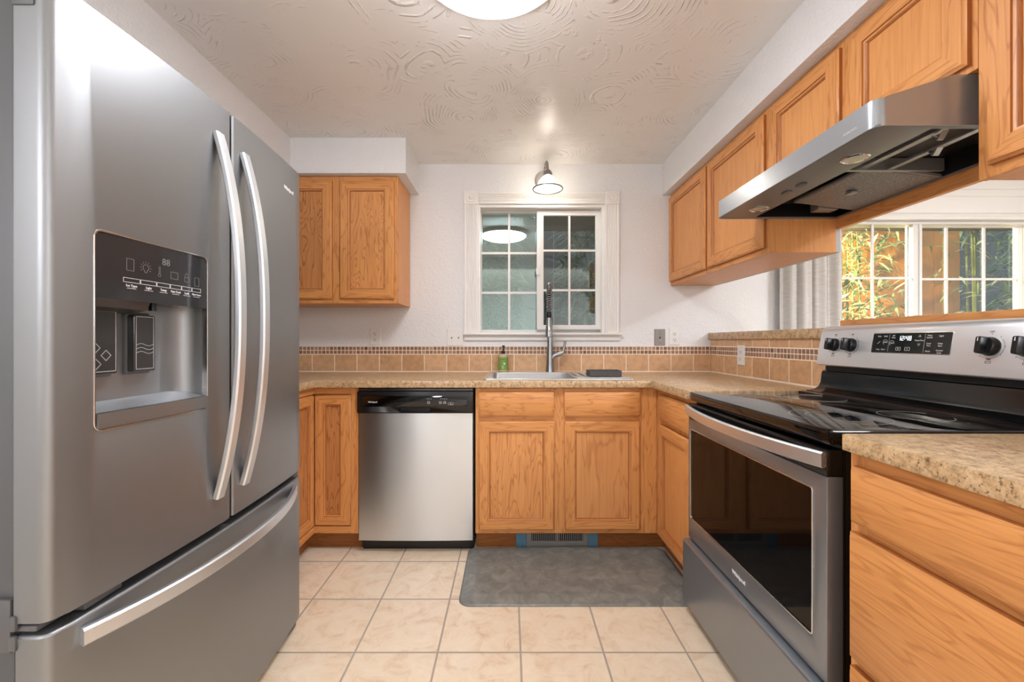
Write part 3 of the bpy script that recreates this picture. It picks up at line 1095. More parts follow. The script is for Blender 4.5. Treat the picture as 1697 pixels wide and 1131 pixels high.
c = thing('base_cabinet', (1.06, 2.0, 0), 'narrow oak base cabinet between the sink corner and the range', 'base cabinet')
fr = FXL(0.786, 0, 0)
MB().box(0.806, 1.345, 1.755, 2.80, KZ, 0.85).build('body', OAKP_LIGHT, c)
face_frame(fr, [(-2.2245, -2.135, KZ, TOP), (-1.80, -1.754, KZ, TOP)], [(-2.135, -1.80, 0.845, TOP), (-2.135, -1.80, 0.690, 0.735), (-2.135, -1.80, KZ, 0.14)], c)
drawer_front(fr, -2.152, 0.720, -1.785, 0.850, c)
panel_door(fr, -2.152, 0.126, -1.785, 0.696, c, OAKP_LIGHT)
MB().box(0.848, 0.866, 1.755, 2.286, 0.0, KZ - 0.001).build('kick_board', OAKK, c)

c = thing('base_cabinet', (1.06, 0.55, 0), 'oak base cabinet with three drawers in the near right corner', 'base cabinet')
fr = FXL(0.770, 0, 0)
MB().box(0.790, 1.345, 0.06, 0.943, KZ, TOP).build('body', OAKP_LIGHT, c)
face_frame(fr, [(-0.945, -0.905, KZ, TOP), (-0.10, -0.06, KZ, TOP)], [(-0.905, -0.10, 0.842, TOP), (-0.905, -0.10, 0.690, 0.735), (-0.905, -0.10, 0.40, 0.43), (-0.905, -0.10, KZ, 0.14)], c)
drawer_front(fr, -0.927, 0.722, -0.085, 0.846, c)
drawer_front(fr, -0.930, 0.424, -0.085, 0.700, c)
drawer_front(fr, -0.930, 0.126, -0.085, 0.404, c)
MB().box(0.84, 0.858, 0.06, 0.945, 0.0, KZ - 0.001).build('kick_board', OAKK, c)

c = thing('base_cabinet', (-1.3, 2.5, 0), 'oak corner base cabinet with a folding door beside the fridge', 'base cabinet')
MB().box(-1.608, -0.797, 2.30, 2.80, KZ, TOP).box(-1.608, -1.10, 1.70, 2.30, KZ, TOP).build('body', OAKP_LIGHT, c)
fr = FY(0, BY, 0)
face_frame(fr, [(-0.836, -0.796, KZ, TOP)], [(-1.050, -0.836, 0.840, TOP), (-1.050, -0.836, KZ, 0.138)], c)
fr2 = FXR(-1.030, 0, 0)
face_frame(fr2, [(1.70, 1.98, KZ, TOP)], [(1.98, 2.225, 0.840, TOP), (1.98, 2.225, KZ, 0.138)], c)
frd = FY(0, BY + 0.016, 0)
panel_door(frd, -1.030, 0.142, -0.838, 0.836, c, OAKD)
frd = FXR(-1.046, 0, 0)
panel_door(frd, 1.985, 0.142, 2.222, 0.836, c, OAKD)
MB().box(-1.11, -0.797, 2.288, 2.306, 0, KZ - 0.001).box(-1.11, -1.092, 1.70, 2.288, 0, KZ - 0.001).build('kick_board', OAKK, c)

# ---------------------------------------------------------------- countertops
CZ0, CZ1 = 0.877, 0.914
b = MB()
ol = [(XL + 0.002, 1.70), (-1.012, 1.70), (-1.012, 2.190), (0.745, 2.190), (0.745, 1.753), (1.354, 1.753), (1.354, 2.8115), (XL + 0.002, 2.8115)]
b.plate(FUP(0, 0, 0), ol, [rect(-0.105, 2.243, 0.640, 2.70)], CZ0, CZ1, 0.003)
ct = tag(b.build('countertop', COUNTER), 'tan granite look countertop running under the window around the sink', 'countertop')
b = MB()
b.plate(FUP(0, 0, 0), [(0.745, 0.02), (1.354, 0.02), (1.354, 0.938), (0.745, 0.938)], [], CZ0, CZ1, 0.003)
tag(b.build('countertop', COUNTER), 'tan granite look countertop in the near right corner, right of the range', 'countertop')

# ---------------------------------------------------------------- sink, faucet and what stands by them
s = thing('sink', (0.267, 2.5, CZ1), 'stainless steel drop-in sink set in the counter under the window', 'sink')
b = MB()
b.plate(FUP(0, 0, 0), rrect(-0.133, 2.216, 0.668, 2.778, 0.02), [rrect(-0.095, 2.252, 0.630, 2.672, 0.03)], CZ1, 0.9215, 0.002)
b.build('rim', SINK, s)
b = MB()
f = FUP(-0.0955, 2.2515, 0)
b.rrects(f, 0.726, 0.421, 0.03, [(0, 0.917), (0.004, 0.75), (0.02, 0.722), (0.045, 0.716)], cap0=False, cap1=True)
bw = b.build('bowl', SINK, s)
md = bw.modifiers.new('thick', 'SOLIDIFY'); md.thickness = 0.0015; md.offset = 1
MB().lathe((0.2, 2.47, 0.7165), [(0.045, 0), (0.045, 0.002), (0.036, 0.003), (0.03, -0.001)], 28).build('drain', CHROME, s)

t = tag(MB().plate(FUP(0, 0, 0), rrect(0.36, 2.246, 0.648, 2.68, 0.012), [rrect(0.372 + 0.045 * i, 2.35, 0.390 + 0.045 * i, 2.60, 0.006, 2) for i in range(6)], 0.9218, 0.9255, 0.001)
        .build('drain_tray', SINK), 'flat silver drain tray laid across the right end of the sink', 'drain tray')
t = thing('caddy', (0.532, 2.36, 0.9257), 'dark grey rectangular sink caddy on the silver drain tray', 'sink caddy')
b = MB()
f = FUP(0.443, 2.30, 0)
b.rrects(f, 0.178, 0.11, 0.006, [(0.002, 0.926), (0, 0.929), (0, 0.957), (0.001, 0.9585), (0.005, 0.9585), (0.006, 0.957), (0.006, 0.932)], seg=3)
b.build('body', GREYDARK, t)

fx, fy = 0.268, 2.728
t = thing('faucet', (fx, fy, 0.9215), 'brushed steel pull-down faucet with a coiled spring neck behind the sink', 'faucet')
MB().lathe((fx, fy, 0), [(0.029, 0.9217), (0.028, 0.93), (0.0255, 0.97), (0.0215, 1.04), (0.0185, 1.10), (0.0175, 1.20), (0.0175, 1.27), (0.013, 1.28)], 32).build('body', FAUCET, t)
# arch of the hose from the body forward over the sink
hx, hy = 0.243, 2.535
arc = []
for i in range(61):
    q = i / 60
    if q < 0.22:
        k = q / 0.22
        arc.append(Vector((fx, fy, 1.27 + 0.115 * k)))
    elif q < 0.78:
        a = math.pi * (q - 0.22) / 0.56
        m_ = (1 - math.cos(a)) / 2
        arc.append(Vector((fx + (hx - fx) * m_, fy + (hy - fy) * m_, 1.385 + 0.088 * math.sin(a))))
    else:
        k = (q - 0.78) / 0.22
        arc.append(Vector((hx, hy, 1.385 - 0.105 * k)))
MB().tube(arc, 0.0075, 12).build('hose', BLACK, t)


def resample(path, n):
    d = [0]
    for a, c2 in zip(path, path[1:]):
        d.append(d[-1] + (c2 - a).length)
    out = []
    j = 0
    for i in range(n + 1):
        s_ = d[-1] * i / n
        while j < len(path) - 2 and d[j + 1] < s_:
            j += 1
        k = (s_ - d[j]) / max(d[j + 1] - d[j], 1e-9)
        out.append(path[j].lerp(path[j + 1], min(k, 1)))
    return out, d[-1]


rs, Ltot = resample(arc, 900)
turns = Ltot / 0.0125
hel = []
n_prev = X.copy()
for i, p in enumerate(rs):
    tg = (rs[min(i + 1, len(rs) - 1)] - rs[max(i - 1, 0)]).normalized()
    n_prev = (n_prev - tg * n_prev.dot(tg)).normalized()
    bb = tg.cross(n_prev)
    a = 2 * math.pi * turns * i / (len(rs) - 1)
    hel.append(p + (n_prev * math.cos(a) + bb * math.sin(a)) * 0.0125)
MB().tube(hel, 0.0030, 6).build('spring', FAUCET, t, smooth=80)
MB().lathe((hx, hy, 0), [(0.014, 1.262), (0.0165, 1.266), (0.0165, 1.292), (0.013, 1.296)], 24).build('collar', BLACK, t)
h = MB().lathe((hx, hy, 0), [(0.019, 1.146), (0.0225, 1.148), (0.0225, 1.152), (0.0215, 1.18), (0.0170, 1.225), (0.0135, 1.262)], 28).build('spray_head', FAUCET, t)
MB().rrects(FY(hx - 0.006, hy - 0.0185, 1.178), 0.012, 0.030, 0.006, [(0, -0.003), (0, 0.004), (0.003, 0.0055)], seg=4).build('button', CHROME, h)
MB().tube([(fx, fy, 1.0), (fx + 0.028, fy, 1.028), (fx + 0.055, fy, 1.036), (fx + 0.078, fy, 1.045)], [0.021, 0.0175, 0.0155, 0.0125], 20).build('valve_arm', FAUCET, t)
MB().tube([(fx + 0.070, fy, 1.037), (fx + 0.086, fy, 1.050), (fx + 0.092, fy, 1.08), (fx + 0.099, fy - 0.003, 1.121)], [0.0135, 0.011, 0.0085, 0.0075], 16).build('lever', FAUCET, t)

sx_, sy_ = -0.036, 2.745
t = thing('soap_bottle', (sx_, sy_, 0.9215), 'green labelled hand soap bottle with a black pump behind the sink', 'soap bottle')
CLEAR, nt_, pb_ = new_mat('amber_clear_plastic')
pb_.inputs['Base Color'].default_value = lin((226, 206, 168)); pb_.inputs['Roughness'].default_value = 0.15
pb_.inputs['Transmission Weight'].default_value = 0.4
MB().lathe((sx_, sy_, 0), [(0.028, 0.9218), (0.031, 0.925), (0.031, 1.015), (0.029, 1.026), (0.020, 1.036), (0.012, 1.040)], 32, sx=1.0, sy=0.78).build('bottle', CLEAR, t)
lb = MB().lathe((sx_, sy_, 0), [(0.0315, 0.934), (0.0317, 0.935), (0.0317, 1.014), (0.0315, 1.015)], 32, sx=1.0, sy=0.79, cap0=False, cap1=False).build('paper_label', plain('green_label', (122, 152, 62), 0.5), t)
d = MB()
d.lathe((sx_ + 0.008, sy_ - 0.0243, 0.975), [(0.0068, 0), (0.0068, 0.0009)], 20, -Y)
for z, w in ((1.003, 0.019), (0.960, 0.015), (0.953, 0.012), (0.946, 0.015)):
    d.box(sx_ - w / 2 - 0.001, sx_ + w / 2 - 0.001, sy_ - 0.0262, sy_ - 0.0238, z - 0.0012, z + 0.0012, m=1 if z > 1 else 0)
d.build('label_print', [INK, plain('dark_green_print', (52, 66, 30), 0.5)], lb)
MB().lathe((sx_, sy_, 0), [(0.0125, 1.038), (0.0125, 1.053), (0.009, 1.058), (0.005, 1.060), (0.005, 1.082), (0.0075, 1.083), (0.0075, 1.092), (0.004, 1.094)], 20) \
    .tube([(sx_, sy_, 1.088), (sx_ + 0.006, sy_ - 0.014, 1.089), (sx_ + 0.010, sy_ - 0.026, 1.083)], [0.005, 0.0045, 0.0035], 10).build('pump', BLACK, t)

# ---------------------------------------------------------------- outlets and plates


def outlet(fr, label, w=0.072, h=0.116, group=None):
    o = fr(w / 2, h / 2, 0)
    t = thing('wall_outlet', o, label, 'outlet', group)
    MB().rrects(fr, w, h, 0.004, [(0, 0.0), (0, 0.003), (0.003, 0.0055)], seg=3).build('cover_plate', WHITEPL, t)
    for k in (-1, 1):
        cz = h / 2 + 0.0195 * k
        r = MB().rrects(Fr(fr(w / 2 - 0.0165, cz - 0.0135, 0), fr.U, fr.V, fr.W), 0.033, 0.027, 0.011, [(0, 0.004), (0, 0.0062), (0.001, 0.0066)], seg=4).build('socket', WHITEPL, t)
        q = MB()
        q.fbox(fr, w / 2 - 0.0078, w / 2 - 0.0052, cz - 0.001, cz + 0.008, 0.0060, 0.0069)
        q.fbox(fr, w / 2 + 0.0052, w / 2 + 0.0078, cz, cz + 0.007, 0.0060, 0.0069)
        q.lathe(fr(w / 2, cz - 0.0068, 0.0060), [(0.0029, 0), (0.0029, 0.0009)], 12, fr.W)
        q.build('slot', SLOT, r)
    MB().lathe(fr(w / 2, h / 2, 0.0052), [(0.0028, 0), (0.0028, 0.0012)], 10, fr.W).build('screw', WHITEPL, t)
    return t


outlet(FY(-0.930, YB, 1.094), 'white duplex outlet on the wall under the left cabinet')
outlet(FY(1.076, YB, 1.094), 'white duplex outlet right of the grey metal plate')
outlet(FXL(1.352, 2.476, 0.981), 'white outlet over the tiles of the half wall')
fr = FY(-0.416, YB, 1.090)
t = thing('switch_plate', fr(0.055, 0.057, 0), 'white double light switch plate left of the window', 'light switch')
MB().rrects(fr, 0.110, 0.116, 0.004, [(0, 0), (0, 0.003), (0.003, 0.0055)], seg=3).build('cover_plate', WHITEPL, t)
for u in (0.034, 0.080):
    MB().fbox(fr, u - 0.0035, u + 0.0035, 0.048, 0.066, 0.005, 0.0068, m=1).fbox(fr, u - 0.003, u + 0.003, 0.057, 0.066, 0.006, 0.013, 0.001, 1, m=0).build('toggle', [WHITEPL, SLOT], t)
    for v in (0.030, 0.086):
        MB().lathe(fr(u, v, 0.005), [(0.0024, 0), (0.0024, 0.001)], 10, fr.W).build('screw', plain('plate_screw', (200, 196, 190), 0.4), t)
fr = FY(0.978, YB, 1.090)
t = thing('phone_plate', fr(0.036, 0.056, 0), 'grey metal wall plate with a small dark jack left of the right outlet', 'wall plate')
MB().rrects(fr, 0.072, 0.112, 0.003, [(0, 0), (0, 0.003), (0.002, 0.005)], seg=3).build('cover_plate', plain('grey_metal_plate', (150, 145, 140), 0.45, 0.7), t)
MB().fbox(fr, 0.031, 0.041, 0.049, 0.060, 0.0045, 0.0058).build('jack', SLOT, t)
for v in (0.020, 0.034, 0.078, 0.094):
    MB().lathe(fr(0.036, v, 0.0048), [(0.0038, 0), (0.0038, 0.0022), (0.002, 0.003)], 12, fr.W).build('stud', BRUSHED, t)

# ---------------------------------------------------------------- lamps
cx, cy = 0.247, 2.655
t = thing('wall_sconce', (0.238, YB, 2.206), 'brushed nickel sconce with a lit glass shade above the window', 'wall lamp')
MB().lathe((0.238, YB, 2.200), [(0.064, 0), (0.064, 0.006), (0.057, 0.012), (0.042, 0.016), (0.02, 0.020)], 36, -Y).build('wall_plate', plain('satin_nickel', (196, 194, 190), 0.3, 1.0), t)
pth = [Vector((0.238, YB - 0.018, 2.200))]
for i in range(17):
    a = math.radians(180 - 180 * i / 16)
    pth.append(Vector((0.238 + 0.009 * i / 16, YB - 0.093 + 0.072 * (-math.cos(a)) * -1 * -1, 2.205 + 0.072 * math.sin(a))))
pth = [Vector((0.238, YB - 0.018, 2.200)), Vector((0.238, YB - 0.035, 2.208))]
for i in range(17):
    k = i / 16
    a = math.pi * k
    pth.append(Vector((0.238 + 0.009 * k, YB - 0.035 - 0.130 * (1 - math.cos(a)) / 2, 2.208 + 0.070 * math.sin(a))))
pth.append(Vector((cx, cy, 2.19)))
MB().tube(pth, 0.008, 12).build('arm', BRUSHED, t)
MB().lathe((cx, cy, 0), [(0.012, 2.205), (0.019, 2.200), (0.022, 2.190), (0.028, 2.186), (0.029, 2.168), (0.026, 2.164)], 28).build('socket_cap', BRUSHED, t)
b = MB().lathe((cx, cy, 0), [(0.027, 2.168), (0.036, 2.160), (0.052, 2.138), (0.066, 2.112), (0.080, 2.092), (0.092, 2.084)], 40, cap0=False, cap1=False)
sh = b.build('shade', FROSTED, t)
md = sh.modifiers.new('thick', 'SOLIDIFY'); md.thickness = 0.003
b = MB()
lp = []
for k in range(12):
    a = 2 * math.pi * k / 12
    lp.append([Vector((cx + math.cos(2 * math.pi * i / 48) * (0.0930 + 0.0042 * math.cos(a)), cy + math.sin(2 * math.pi * i / 48) * (0.0930 + 0.0042 * math.cos(a)), 2.083 + 0.0042 * math.sin(a))) for i in range(48)])
b.loops(lp, closed=True)
b.build('rim', plain('dark_nickel', (96, 92, 88), 0.3, 1.0), sh)
MB().lathe((cx, cy, 0), [(0.013, 2.164), (0.014, 2.14), (0.022, 2.125), (0.030, 2.10), (0.030, 2.088), (0.022, 2.072), (0.010, 2.066)], 24).build('bulb', BULB, t)


def flush_lamp(x, y, r, label, mat, group=None):
    t = thing('ceiling_light', (x, y, CEILZ), label, 'ceiling light', group)
    MB().lathe((x, y, 0), [(r + 0.012, CEILZ), (r + 0.014, CEILZ - 0.018), (r + 0.006, CEILZ - 0.034), (r - 0.004, CEILZ - 0.036)], 64).build('base', WHITEPL, t)
    MB().lathe((x, y, 0), [(r - 0.002, CEILZ - 0.0365), (r - 0.012, CEILZ - 0.050), (r * 0.8, CEILZ - 0.066), (r * 0.5, CEILZ - 0.078), (r * 0.2, CEILZ - 0.083), (0.01, CEILZ - 0.084)], 64).build('diffuser', mat, t)
    return t


flush_lamp(-0.055, 1.255, 0.245, 'round white lit ceiling light in the kitchen', DIFFUSER)
flush_lamp(1.9, -2.2, 0.30, 'round fill light added on the ceiling of the room behind the kitchen', FILL_DIFFUSER)  # this and the next are unseen, added for flat fill light
flush_lamp(3.0, 1.2, 0.26, 'round fill light added on the ceiling of the dining room', FILL_DIFFUSER)


def fill_lamp(x, y, label):  # unseen globe added behind the camera as soft front fill
    t = thing('fill_lamp', (x, y, 0), label, 'fill light')
    MB().lathe((x, y, 0), [(0.14, 0), (0.14, 0.015), (0.10, 0.028), (0.015, 0.034)], 40).build('base', BRUSHED, t)
    MB().lathe((x, y, 0), [(0.012, 0.03), (0.012, 1.50), (0.03, 1.52), (0.045, 1.545)], 20).build('pole', BRUSHED, t)
    MB().lathe((x, y, 1.70), [(0.165 * math.sin(math.radians(a)), -0.165 * math.cos(math.radians(a))) for a in range(14, 179, 8)], 40).build('globe', GLOBEM, t)


fill_lamp(-1.15, -0.75, 'added fill light, a lit globe on a pole at left behind the camera')
fill_lamp(1.75, -1.2, 'added fill light, a lit globe on a pole at right behind the camera')

# ---------------------------------------------------------------- floor mat, register
t = tag(MB().rrects(FUP(-0.215, 1.770, 0), 1.045, 0.505, 0.05, [(0.0, 0.0), (0.0, 0.004), (0.006, 0.008), (0.058, 0.018), (0.064, 0.0185)], seg=8).build('floor_mat', MATGREY, smooth=15),
        'grey mottled anti-fatigue mat on the floor in front of the sink', 'mat')
t = thing('floor_register', (0.263, 2.283, 0.0), 'grey slatted heat register in the toe kick under the sink', 'air vent')
fr = FY(0.098, 2.287, 0.006)
MB().plate(fr, rect(0, 0, 0.332, 0.094), [rect(0.026, 0.028, 0.160, 0.078), rect(0.172, 0.028, 0.306, 0.078)], 0, 0.007, 0.001).build('frame', plain('register_grey', (150, 148, 145), 0.45, 0.3), t)
b = MB()
for g0 in (0.026, 0.172):
    for i in range(12):
        b.fbox(fr, g0 + 0.0035 + i * 0.0112, g0 + 0.0085 + i * 0.0112, 0.027, 0.079, 0.0, 0.005)
b.build('grille', plain('register_slats', (146, 144, 141), 0.45, 0.3), t)
MB().fbox(fr, 0.01, 0.32, 0.01, 0.088, -0.03, -0.002).build('duct', DARK, t)
for x0_, x1_, lab in ((0.040, 0.0965, 'blue plastic film tucked at the left of the register'), (0.431, 0.485, 'blue plastic film tucked at the right of the register')):
    random.seed(int(x0_ * 1000))
    b = MB()
    n = 6
    g = [[b.bm.verts.new((x0_ + (x1_ - x0_) * i / n, 2.281 + random.uniform(-0.003, 0.003), 0.001 + 0.092 * k / n)) for i in range(n + 1)] for k in range(n + 1)]
    for k in range(n):
        for i in range(n):
            b.bm.faces.new((g[k][i], g[k][i + 1], g[k + 1][i + 1], g[k + 1][i]))
    o = b.build('plastic_film', BLUETAPE)
    md = o.modifiers.new('thick', 'SOLIDIFY'); md.thickness = 0.001
    tag(o, lab, 'plastic film')

# ---------------------------------------------------------------- refrigerator
FY0, FYM, FY1 = 0.752, 1.212, 1.672
XB = -0.887      # back of the doors


def face_x(y):
    return -0.800 - 0.024 * ((y - FYM) / 0.46) ** 2


def door_outline(y0, y1, r0, r1, n=14):
    """plan of a door: flat back, gently bowed front, rounded outer corner"""
    pts = [(XB, y0)]
    xa = face_x(y0) - 0.002
    if r0 > 0.01:
        for i in range(7):
            a = math.radians(90 * i / 6)
            pts.append((xa - r0 + r0 * math.sin(a), y0 + r0 - r0 * math.cos(a)))
    else:
        pts.append((face_x(y0) - r0, y0)); pts.append((face_x(y0), y0 + r0))
    for i in range(1, n):
        y = y0 + (y1 - y0) * i / n
        if y0 + r0 < y < y1 - r1:
            pts.append((face_x(y), y))
    xb = face_x(y1) - 0.002
    if r1 > 0.01:
        for i in range(7):
            a = math.radians(90 * i / 6)
            pts.append((xb - r1 + r1 * math.cos(a), y1 - r1 + r1 * math.sin(a)))
    else:
        pts.append((face_x(y1), y1 - r1)); pts.append((face_x(y1) - r1, y1))
    pts.append((XB, y1))
    return pts


t = thing('refrigerator', (-1.2, FYM, 0), 'grey steel french door refrigerator with ice and water dispenser', 'refrigerator')
MB().box(-1.595, -0.897, 0.762, 1.662, 0.035, 1.755, 0.006).build('body', FRIDGE_SIDE, t)
MB().box(-0.898, -0.886, 0.785, 1.640, 0.60, 1.75).build('gasket', DARK, t)
MB().box(-0.898, -0.886, 0.785, 1.640, 0.05, 0.585).build('gasket', DARK, t)
MB().box(-0.900, -0.868, 0.785, 1.640, 0.03, 0.06).box(-0.900, -0.835, 1.585, 1.655, 0.0, 0.048, 0.008).box(-0.900, -0.835, 0.765, 0.835, 0.0, 0.048, 0.008).build('foot_grille', plain('fridge_foot_grey', (86, 86, 87), 0.5), t)
MB().box(-1.55, -1.48, 0.79, 0.85, 0.0, 0.036).box(-1.55, -1.48, 1.57, 1.63, 0.0, 0.036).build('roller', BLACK, t)

b = MB()
P = FUP(0, 0, 0)
b.prism(P, 0.613, 1.776, door_outline(FY0, FYM - 0.0045, 0.020, 0.004))
ld_ = b.build('door', FRIDGE, t, smooth=25)
cb_ = MB()
DY0, DY1, DZ0_, DZ1_ = 0.828, 1.116, 0.942, 1.342
cb_.loops([[Vector((x_, DY0 + a, DZ0_ + c_)) for a, c_ in rrect(0, 0, DY1 - DY0 - e_, DZ1_ - DZ0_, 0.014, 5)]
           for x_, e_ in ((-0.876, 0.060), (-0.8735, 0.042), (-0.868, 0.026), (-0.858, 0.012), (-0.845, 0.003), (-0.83, 0.0), (-0.60, 0.0))])
cut(ld_, cb_)
b = MB()
b.prism(P, 0.613, 1.776, door_outline(FYM + 0.0055, FY1, 0.004, 0.020))
rd_ = b.build('door', FRIDGE, t, smooth=25)
dw_ = MB()
dw_.prism(P, 0.036, 0.590, door_outline(FY0, FY1, 0.020, 0.020, 24))
dw = dw_.build('drawer', FRIDGE, t, smooth=25)
md = dw.modifiers.new('bevel', 'BEVEL'); md.width = 0.005; md.segments = 2; md.limit_method = 'ANGLE'; md.angle_limit = math.radians(60)
for o_ in (ld_, rd_):
    md = o_.modifiers.new('bevel', 'BEVEL'); md.width = 0.002; md.segments = 2; md.limit_method = 'ANGLE'; md.angle_limit = math.radians(60)


def bow(t_, peak, p=2.3): return peak * (1 - abs(2 * t_ - 1) ** p)


for y, d_, z0, z1 in ((1.152, ld_, 0.692, 1.690), (1.265, rd_, 0.692, 1.682)):
    pth = []
    for i in range(33):
        k = i / 32
        pth.append(Vector((face_x(y) + 0.004 + bow(k, 0.062), y, z0 + (z1 - z0) * k)))
    MB().bar(pth, Y, 0.032, 0.017, ch=0.004).build('handle', SATIN, d_)
pth = []
for i in range(33):
    k = i / 32
    y = 0.800 + (1.592 - 0.800) * k
    pth.append(Vector((face_x(y) + 0.006 + bow(k, 0.060), y, 0.556)))
MB().bar(pth, Z, 0.034, 0.017, ch=0.004).build('handle', SATIN_Y, dw)

# dispenser
b = MB()
pf = lambda y: face_x(y) - 0.002
ys = [DY0 + 0.0015 + (DY1 - DY0 - 0.003) * i / 8 for i in range(9)]
lo_, hi_ = 1.207, DZ1_ - 0.0015
pan = b.prism(P, lo_, hi_, [(-0.872, ys[0])] + [(pf(y), y) for y in ys] + [(-0.872, ys[-1])]).build('dispenser_panel', plain('dispenser_gloss_black', (46, 46, 47), 0.10, 0.0, 0.35), ld_)
b = MB()
b.rrects(FXR(0, DY0 - 0.002, DZ0_ - 0.002), DY1 - DY0 + 0.004, DZ1_ - DZ0_ + 0.004, 0.016,
         [(0, -0.815), (0, -0.8015), (0.0008, -0.8008), (0.0028, -0.8008), (0.0036, -0.8015), (0.0036, -0.815)], closed=True, seg=5)
ring = b.build('dispenser_trim', plain('bright_trim', (200, 200, 200), 0.2, 1.0), ld_)
for v in ring.data.vertices:     # follow the bow of the door
    yy = v.co.y + t.location.y
    v.co.x += face_x(yy) + 0.8022
b = MB()
trayp = [(-0.874, DY0 + 0.003)] + [(face_x(y) + 0.004, y) for y in [DY0 + 0.003 + (DY1 - DY0 - 0.006) * i / 8 for i in range(9)]] + [(-0.874, DY1 - 0.003)]
b.prism(P, DZ0_ + 0.003, 0.975, trayp)
tr_ = b.build('drip_tray', FRIDGE, ld_)
MB().loops([[Vector((-0.8745, yy, 0.976)), Vector((face_x(yy) - 0.004, yy, 0.976)), Vector((-0.8745, yy, 0.992))] for yy in [DY0 + 0.004 + 0.28 * i / 8 for i in range(9)]]).build('tray_lip', SATIN_Y, ld_)
MB().loops([[Vector((-0.874, yy, 1.207)), Vector((-0.815, yy, 1.207)), Vector((-0.822, yy, 1.190)), Vector((-0.86, yy, 1.182)), Vector((-0.874, yy, 1.190))] for yy in (DY0 + 0.003, 0.90, 0.955)]).build('ice_chute', plain('chute_grey', (60, 60, 60), 0.3), ld_)
MB().lathe((-0.848, 1.0, 1.192), [(0.008, 0), (0.008, 0.016)], 14).build('water_spout', BLACK, ld_)
for y0_, y1_, zt in ((0.846, 0.916, 1.190), (0.957, 1.014, 1.183)):
    pd = MB().rrects(FXR(-0.8755, y0_ - 0.004, 1.044), y1_ - y0_ + 0.008, zt - 1.040, 0.006, [(0, 0), (0, 0.006), (0.002, 0.007)], seg=3, m=0) \
        .rrects(FXR(-0.8685, y0_, 1.050), y1_ - y0_, zt - 1.052, 0.005, [(0, 0), (0, 0.014), (0.001, 0.015)], seg=3, m=1).build('paddle', [FRIDGE_SIDE, plain('paddle_dark', (46, 46, 46), 0.25)], ld_)
fp = FXR(-0.8534, 0, 0)


def line(mb, fr, pts, wdt, w0=0.0, w1=0.0004, closed=False):
    ps = pts + ([pts[0]] if closed else [])
    for (a, c_), (e, g_) in zip(ps, ps[1:]):
        dx, dy = e - a, g_ - c_
        L_ = math.hypot(dx, dy) or 1e-6
        nx_, ny_ = -dy / L_ * wdt / 2, dx / L_ * wdt / 2
        ex, ey = dx / L_ * wdt / 2, dy / L_ * wdt / 2
        q = [(a - ex - nx_, c_ - ey - ny_), (e + ex - nx_, g_ + ey - ny_), (e + ex + nx_, g_ + ey + ny_), (a - ex + nx_, c_ - ey + ny_)]
        mb.loops([[fr(u, v, w0) for u, v in q], [fr(u, v, w1) for u, v in q]])
    return mb


b = MB()
line(b, fp, rect(0.850, 1.056, 0.912, 1.184), 0.0016, closed=True)
for cu_, cv_ in ((0.866, 1.106), (0.890, 1.090), (0.868, 1.072)):
    line(b, fp, [(cu_ - 0.011, cv_), (cu_, cv_ - 0.011), (cu_ + 0.011, cv_), (cu_, cv_ + 0.011)], 0.0014, closed=True)
line(b, fp, rect(0.962, 1.056, 1.009, 1.177), 0.0016, closed=True)
for k in range(3):
    line(b, fp, [(0.964 + 0.043 * i / 8, 1.094 + 0.009 * k + 0.0028 * math.sin(2 * math.pi * i / 8)) for i in range(9)], 0.0013)
b.build('paddle_print', plain('paddle_outline', (170, 170, 170), 0.4), ld_)

# print on the dispenser panel
fx_ = lambda yc: Fr((face_x(yc) - 0.0019, yc, 0), Y, Z, X)


def ptext(mb, yc, z, body, size, bold=0.0):
    sl = (face_x(yc + 0.01) - face_x(yc - 0.01)) / 0.02
    U = Vector((sl, 1, 0)).normalized()
    f = Fr((pf(yc) + 0.0001, yc, z), U, Z, U.cross(Z))
    return mb.text(f, body, size, 0.0004, bold=bold)


def pline(mb, pts, wdt, closed=False):
    yc = sum(p[0] for p in pts) / len(pts)
    sl = (face_x(yc + 0.01) - face_x(yc - 0.01)) / 0.02
    U = Vector((sl, 1, 0)).normalized()
    f = Fr((pf(yc) + 0.0001, yc, 0), U, Z, U.cross(Z))
    return line(mb, f, [(a - yc, c_) for a, c_ in pts], wdt, closed=closed)


b = MB()
keys = [(0.905, 'Ice Type'), (0.945, 'Light'), (0.983, 'Temp'), (1.017, 'Fast Cool'), (1.050, 'Lock'), (1.081, 'Filter Reset')]
edges_ = [0.886, 0.925, 0.965, 1.001, 1.034, 1.066, 1.096]
for (yc, wd), a, c_ in zip(keys, edges_, edges_[1:]):
    pline(b, rect(a + 0.001, 1.2465, c_ - 0.001, 1.2555), 0.0009, True)
    ptext(b, yc, 1.2395, wd, 0.0072 if len(wd) < 12 else 0.0062, 0.0001)
    pline(b, [(yc - 0.010, 1.2338), (yc + 0.010, 1.2338)], 0.0009)
b.build('panel_print', INK, ld_)
b = MB()
ptext(b, 0.990, 1.305, '88', 0.022)
pline(b, rect(0.894, 1.272, 0.910, 1.297), 0.0009, True)
for k in range(9):
    a = math.radians(-30 + 240 * k / 8)
    pline(b, [(0.938 + 0.0105 * math.cos(a), 1.284 + 0.0105 * math.sin(a)), (0.938 + 0.0135 * math.cos(a), 1.284 + 0.0135 * math.sin(a))], 0.0008)
pline(b, [(0.938 + 0.007 * math.cos(math.radians(a)), 1.284 + 0.007 * math.sin(math.radians(a))) for a in range(-60, 241, 20)] + [(0.9355, 1.2735), (0.9405, 1.2735)], 0.0009, True)
pline(b, [(0.971, 1.277), (0.971, 1.292), (0.974, 1.292), (0.974, 1.277)], 0.0008)
